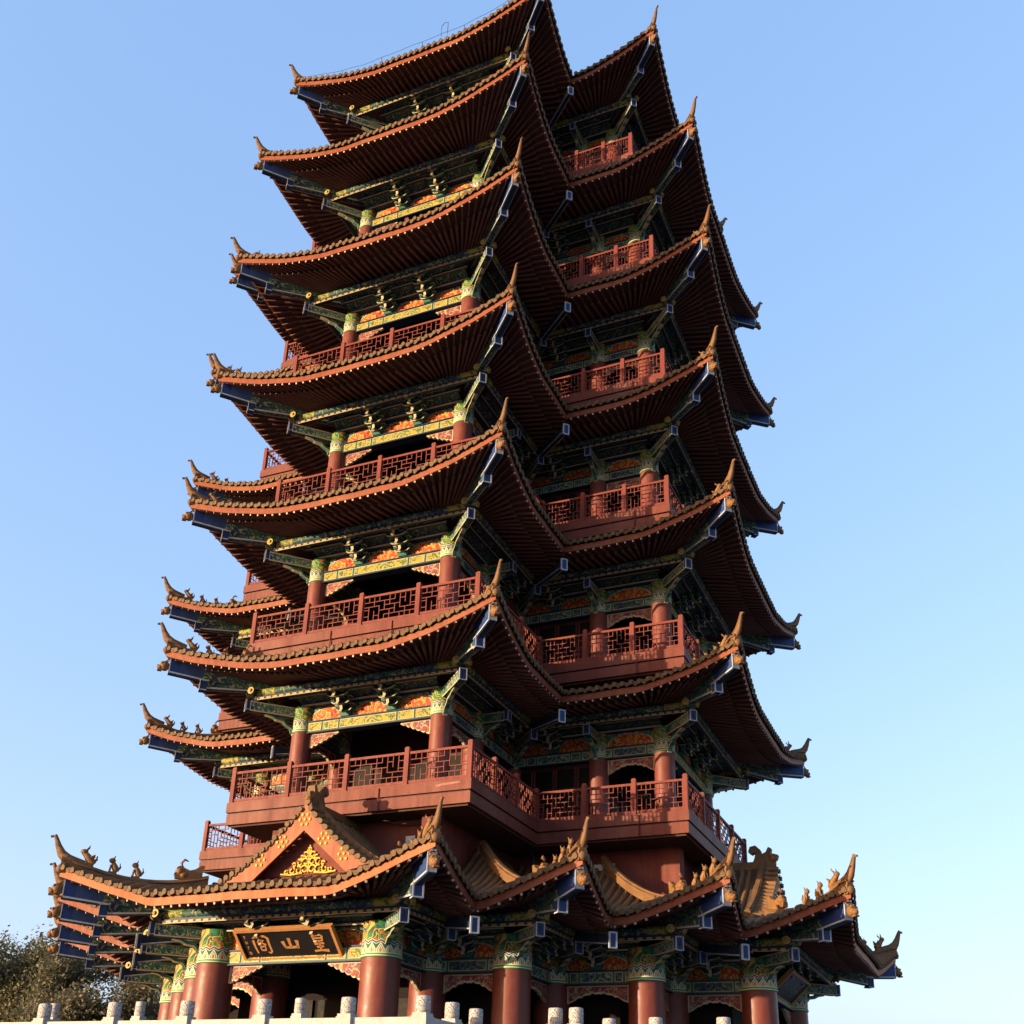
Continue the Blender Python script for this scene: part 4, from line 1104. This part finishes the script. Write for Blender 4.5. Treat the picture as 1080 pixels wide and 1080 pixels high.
def plaque(name, loc, rotz, label, text):
    root = empty(name, loc, label, 'sign'); root.rotation_euler = (0, 0, rotz)
    W, H, fr = 1.55, 0.45, 0.085
    lean = math.atan2(0.62, 0.60)
    b = MB(); b.box(-W, W, -0.03, 0.04, -H, H, 'black_board')
    f = MB()
    f.box(-W-fr, W+fr, -0.085, 0.06, H-0.001, H+fr, 'plaque_gold'); f.box(-W-fr, W+fr, -0.085, 0.06, -H-fr, -H+0.001, 'plaque_gold')
    for s in (-1, 1): f.box(min(s*W, s*(W+fr)), max(s*W, s*(W+fr)), -0.084, 0.058, -H, H, 'plaque_gold')
    t = MB(); g = 'plaque_gold'
    if text:
        S = lambda cx, sc, st: [stroke(chars[-1], [(cx+x*sc, z*sc) for x, z in pts], [q*sc*1.4 for q in wd], g) for pts, wd in st]
        huang = [([(-0.05, 0.95), (-0.2, 0.72)], [0.14, 0.08]), ([(-0.45, 0.7), (-0.42, 0.1)], [0.15, 0.13]), ([(-0.45, 0.68), (0.4, 0.74), (0.5, 0.62), (0.38, 0.1)], [0.12, 0.12, 0.16, 0.12]),
                 ([(-0.36, 0.4), (0.38, 0.43)], [0.12, 0.1]), ([(-0.4, 0.1), (0.36, 0.13)], [0.12, 0.1]), ([(-0.5, -0.18), (0.5, -0.12)], [0.13, 0.15]), ([(-0.36, -0.5), (0.36, -0.45)], [0.13, 0.13]),
                 ([(0.0, -0.12), (-0.02, -0.85)], [0.16, 0.14]), ([(-0.72, -0.9), (0.0, -0.84), (0.75, -0.9)], [0.14, 0.13, 0.22])]
        shan = [([(0.0, 0.55), (-0.03, 0.1), (0.0, -0.4)], [0.24, 0.2, 0.2]), ([(-0.72, 0.25), (-0.66, -0.1), (-0.55, -0.45)], [0.26, 0.2, 0.16]), ([(-0.6, -0.42), (0.0, -0.42), (0.72, -0.38)], [0.16, 0.18, 0.18]),
                ([(0.74, 0.3), (0.72, -0.1), (0.66, -0.55)], [0.28, 0.2, 0.16])]
        ge = [([(-0.72, 0.82), (-0.6, 0.66)], [0.22, 0.1]), ([(-0.78, 0.48), (-0.8, -0.2), (-0.72, -0.9)], [0.2, 0.15, 0.12]), ([(-0.4, 0.8), (0.5, 0.86), (0.78, 0.66), (0.74, -0.2), (0.76, -0.75), (0.55, -0.92), (0.35, -0.8)], [0.14, 0.16, 0.2, 0.15, 0.16, 0.14, 0.06]),
              ([(-0.1, 0.6), (-0.42, 0.22)], [0.15, 0.08]), ([(-0.14, 0.48), (0.28, 0.5), (-0.34, -0.1)], [0.1, 0.14, 0.08]), ([(-0.16, 0.3), (0.4, -0.06)], [0.08, 0.16]),
              ([(-0.26, -0.22), (-0.22, -0.62)], [0.13, 0.11]), ([(-0.26, -0.22), (0.26, -0.2), (0.2, -0.62)], [0.1, 0.14, 0.11]), ([(-0.24, -0.6), (0.22, -0.6)], [0.11, 0.11])]
        chars = []
        for cx, st in ((1.02, huang), (0.08, shan), (-0.86, ge)):
            t = MB(); chars.append(t); S(cx, 0.32, st)
        t = MB(); chars.append(t)
        for z, st in ((0.26, [([(-0.5, 0.3), (0.5, 0.4)], [0.3, 0.3]), ([(0, 0.8), (-0.1, -0.7)], [0.3, 0.25])]), (0.08, [([(-0.5, 0), (0.6, 0.1)], [0.35, 0.3]), ([(-0.3, 0.7), (-0.5, -0.7)], [0.3, 0.2]), ([(0.3, 0.6), (0.4, -0.7)], [0.3, 0.2])]),
                      (-0.10, [([(-0.4, 0.6), (0.4, 0.5)], [0.3, 0.3]), ([(0.1, 0.6), (-0.3, -0.7)], [0.3, 0.2])]), (-0.28, [([(-0.4, 0.7), (-0.4, -0.6)], [0.3, 0.3]), ([(-0.4, 0.6), (0.5, 0.5), (0.4, -0.6)], [0.3, 0.3, 0.3]), ([(-0.4, -0.5), (0.4, -0.5)], [0.3, 0.3])])):
            for pts, wd in st: stroke(t, [(-1.36+x*0.07, z+y*0.07) for x, y in pts], [q*0.07 for q in wd], g)
    Mx = Matrix.Rotation(lean, 4, 'X')
    for nm, mb in [('board', b), ('frame', f)]+([('gold_character', x) for x in chars[:3]]+[('signature', chars[3])] if text else []):
        mb.v = [tuple(Mx @ Vector(p)) for p in mb.v]
        o = bpy.data.objects.new(nm, mb.mesh(nm)); COL.objects.link(o); o.parent = root; o.location = (0, 0, 0.35)
        WORLD[o.name] = Vector(loc)
plaque('name_plaque', (0, -11.72, -1.97), 0, 'black name plaque with gold characters and gold frame, leaning out above the sunlit front entrance', True)
plaque('name_plaque', (11.72, 0, -1.97), PI/2, 'shaded dark plaque leaning out between columns on the far right side of the pagoda', False)

# ------------------------------------------------------------------ marble balustrade
def stone_post(wd, top):
    """square shaft and plinth block with a carved cloud-pattern drum on top"""
    mb = MB(); H = top-BASE; a = wd/2
    mb.box(-a, a, -a, a, 0, H-0.42, 'marble'); mb.box(-a*0.9, a*0.9, -a*0.9, a*0.9, H-0.42, H-0.36, 'marble'); mb.box(-a*1.14, a*1.14, -a*1.14, a*1.14, 0, 0.12, 'marble')
    r = a*0.88
    n = 20; prof = [(r*0.9, H-0.365), (r, H-0.345)]+[(r*(1.0+0.025*(q % 2)), H-0.32+q*0.04) for q in range(7)]+[(r, H-0.03), (r*0.93, H-0.005), (r*0.8, H)]
    mb.lathe(prof, n, 'carved_marble')
    return mb
def balustrade():
    root = empty('stone_balustrade', (0, -16.2, BASE), 'white marble balustrade with carved drum-topped posts along the terrace edge', 'balustrade')
    line = [(-17.5, -16.2), (6.85, -16.2), (6.85, -13.6), (9.3, -13.6), (9.3, -11.25), (12.1, -11.25), (12.1, -8.7), (14.6, -8.7), (14.6, -6.6)]
    big = stone_post(0.37, -3.72); 
    front = [6.78, 4.92, 2.68, 0.5, -1.7, -3.95, -6.2, -8.4, -10.7, -12.9]
    spots = [(x, -16.2) for x in front]+[(6.85, -14.95), (6.85, -13.7), (8.8, -13.6), (9.3, -13.6), (9.3, -11.3), (10.5, -11.4), (12.1, -11.25), (12.1, -9.0), (14.6, -8.7)]
    for s in spots: part('baluster_post', big, root, (s[0], s[1], BASE))
    for a, b in zip(line[:-1], line[1:]):
        mb = MB(); A, B = Vector((a[0], a[1], 0)), Vector((b[0], b[1], 0)); z = -4.16
        mb.bar(A+Vector((0, 0, z-BASE-0.08)), B+Vector((0, 0, z-BASE-0.08)), 0.2, 0.16, 'marble')
        mb.bar(A+Vector((0, 0, 0.42)), B+Vector((0, 0, 0.42)), 0.12, 0.72, 'marble')
        mb.bar(A+Vector((0, 0, 0.05)), B+Vector((0, 0, 0.05)), 0.3, 0.1, 'marble')
        n = max(2, int((B-A).length/0.75))
        for i in range(1, n): 
            p = A+(B-A)*i/n; mb.box(p.x-0.07, p.x+0.07, p.y-0.07, p.y+0.07, 0.75, z-BASE-0.15, 'marble')
        part('handrail', mb, root, (0, 0, BASE))
    r2 = empty('stone_balustrade', (0, -15.0, BASE), 'inner marble balustrade, slimmer posts seen between the big front ones', 'balustrade')
    small = stone_post(0.29, -3.56)
    for x in (-9.6, -7.3, -4.86, -1.98, 2.84): part('baluster_post', small, r2, (x, -15.0, BASE))
    mb = MB(); mb.bar((-12, -15.0, 1.35), (3.0, -15.0, 1.35), 0.16, 0.14, 'marble'); mb.bar((-12, -15.0, 0.4), (3.0, -15.0, 0.4), 0.1, 0.8, 'marble')
    part('handrail', mb, r2, (0, 0, BASE))
balustrade()

# ------------------------------------------------------------------ terrace and ground
def setting():
    t = MB()
    arm = [(-7.2, -16.5), (7.2, -16.5), (7.2, -13.9), (9.65, -13.9), (9.65, -11.6), (12.4, -11.6), (12.4, -7.2)]
    P, _ = ring([(-12.5, -16.55), (12.5, -16.55)], [1, 1])
    P = [(-18, -16.5), (7.2, -16.5), (7.2, -13.9), (9.65, -13.9), (9.65, -11.6), (12.4, -11.6), (12.4, -9.0), (15.0, -9.0), (17, -7), (17, 17), (-18, 17)]
    t.prism(P, (0, 0, GROUND-0.2), (1, 0, 0), (0, 1, 0), (0, 0, 1), BASE-GROUND+0.2, 'stone_block')
    o = part('terrace', t, None); o['kind'] = 'structure'
    g = MB(); n = 64; R_ = 6000
    g.add([(R_*math.cos(2*PI*k/n), R_*math.sin(2*PI*k/n), GROUND) for k in range(n)], [tuple(range(n))], 'paving_slabs')
    o = part('ground', g, None); o['kind'] = 'structure'
setting()

# ------------------------------------------------------------------ small fittings
def floodlight(loc, rot, label):
    root = empty('floodlight', loc, label, 'lamp'); root.rotation_euler = (0, 0, rot); 
    for nm, mb in (('housing', MB()), ('lens', MB())):
        if nm == 'housing':
            mb.box(-0.14, 0.14, -0.16, 0.0, 0.0, 0.2, 'cable_black'); mb.box(-0.16, 0.16, -0.17, -0.14, -0.01, 0.21, 'lamp_grey'); mb.box(-0.03, 0.03, 0.0, 0.12, 0.06, 0.12, 'cable_black')
        else: mb.box(-0.12, 0.12, -0.185, -0.165, 0.03, 0.17, 'lamp_grey')
        o = bpy.data.objects.new(nm, mb.mesh(nm)); COL.objects.link(o); o.parent = root
floodlight((2.15, -8.85, 1.75), 0, 'left one of two floodlights on the wall behind the front gable')
floodlight((2.55, -8.85, 1.75), 0, 'right one of two floodlights on the wall behind the front gable, nearer the corner')
floodlight((6.2, -3.1, 1.9), 0, 'left one of two floodlights under the right wing balcony')
floodlight((6.62, -3.1, 1.9), 0, 'right one of two floodlights under the right wing balcony')

# ------------------------------------------------------------------ trees
def tree(loc, H, rad, leaf, seed, label, n=9000, ls=0.21):
    rnd = random.Random(seed)
    root = empty('broadleaf_tree', loc, label, 'tree')
    tr = MB(); cr = MB()
    tips = []
    def limb(p, d_, L, r, depth):
        pts = [p]; q = p.copy(); dd = d_.copy(); rr = [r]
        for i in range(4):
            dd = (dd+Vector((rnd.uniform(-.25, .25), rnd.uniform(-.25, .25), rnd.uniform(-.05, .22)))).normalized()
            q = q+dd*(L/4); pts.append(q.copy()); rr.append(r*(1-0.16*(i+1)))
        tr.tube(pts, rr, 7 if depth < 2 else 5, 'bark', True, False)
        if depth < 3:
            for k in range(5 if depth == 0 else 4):
                f = rnd.uniform(0.45, 1.0); b = pts[min(4, int(f*4))]
                a = rnd.uniform(0, 2*PI); nd = (dd*0.5+Vector((math.cos(a), math.sin(a), rnd.uniform(0.0, 0.7)))).normalized()
                limb(b, nd, L*rnd.uniform(0.55, 0.75), rr[2]*0.6, depth+1)
        if depth >= 2: tips.extend(pts[1:])
    limb(Vector((0, 0, 0)), Vector((0, 0, 1)), H*0.42, H*0.028, 0)
    mx = max(max(abs(t.x), abs(t.y)) for t in tips); mz = max(t.z for t in tips)
    sx, sz = rad/mx, H/mz
    tr.v = [(x*(1+(sx-1)*min(1, z/(H*0.3))), y*(1+(sx-1)*min(1, z/(H*0.3))), z*sz) for x, y, z in tr.v]
    for k in range(n):
        t = rnd.choice(tips); c = Vector((t.x*sx, t.y*sx, t.z*sz))+Vector((rnd.gauss(0, .42), rnd.gauss(0, .42), rnd.gauss(0, .36)))*(rad/4.5)
        s = ls*rnd.uniform(0.6, 1.3)
        u = Vector((rnd.gauss(0, 1), rnd.gauss(0, 1), rnd.gauss(0, 0.8))).normalized(); v = u.cross(Vector((rnd.gauss(0, 1), rnd.gauss(0, 1), rnd.gauss(0, 1)))).normalized()
        cr.add([c-u*s*0.5, c+v*s*0.3, c+u*s*0.6, c-v*s*0.3], [(0, 1, 2, 3)], leaf)
    for nm, mb in (('trunk', tr), ('crown', cr)):
        o = bpy.data.objects.new(nm, mb.mesh(nm)); COL.objects.link(o); o.parent = root
tree((-37.5, 14.0, GROUND), 13.2, 5.6, 'leaf_olive', 3, 'olive green tree at the left, tallest crown of the row beyond the balustrade', 60000)
tree((-43.0, 16.0, GROUND), 12.0, 5.0, 'leaf_olive', 5, 'olive tree cut by the left edge of the photo, lower than the tallest one', 46000)
tree((-29.5, 13.0, GROUND), 10.6, 4.6, 'leaf_brown', 8, 'brownish autumn tree right beside the left corner of the pagoda roof', 75000)
tree((-33.5, 24.0, GROUND), 12.2, 5.2, 'leaf_brown', 11, 'brownish tree standing farther back between the front crowns', 60000)
for o in list(COL.objects):
    if o.parent is None and o.get('category') == 'tree': o['group'] = 'trees left of the pagoda'
    if o.parent is None and o.get('category') == 'lamp': o['group'] = 'floodlights under the first balcony'
    if o.parent is None and o.get('category') == 'sign': o['group'] = 'plaques over the entrances'
    if o.parent is None and o.get('category') == 'balustrade': o['group'] = 'marble balustrades'
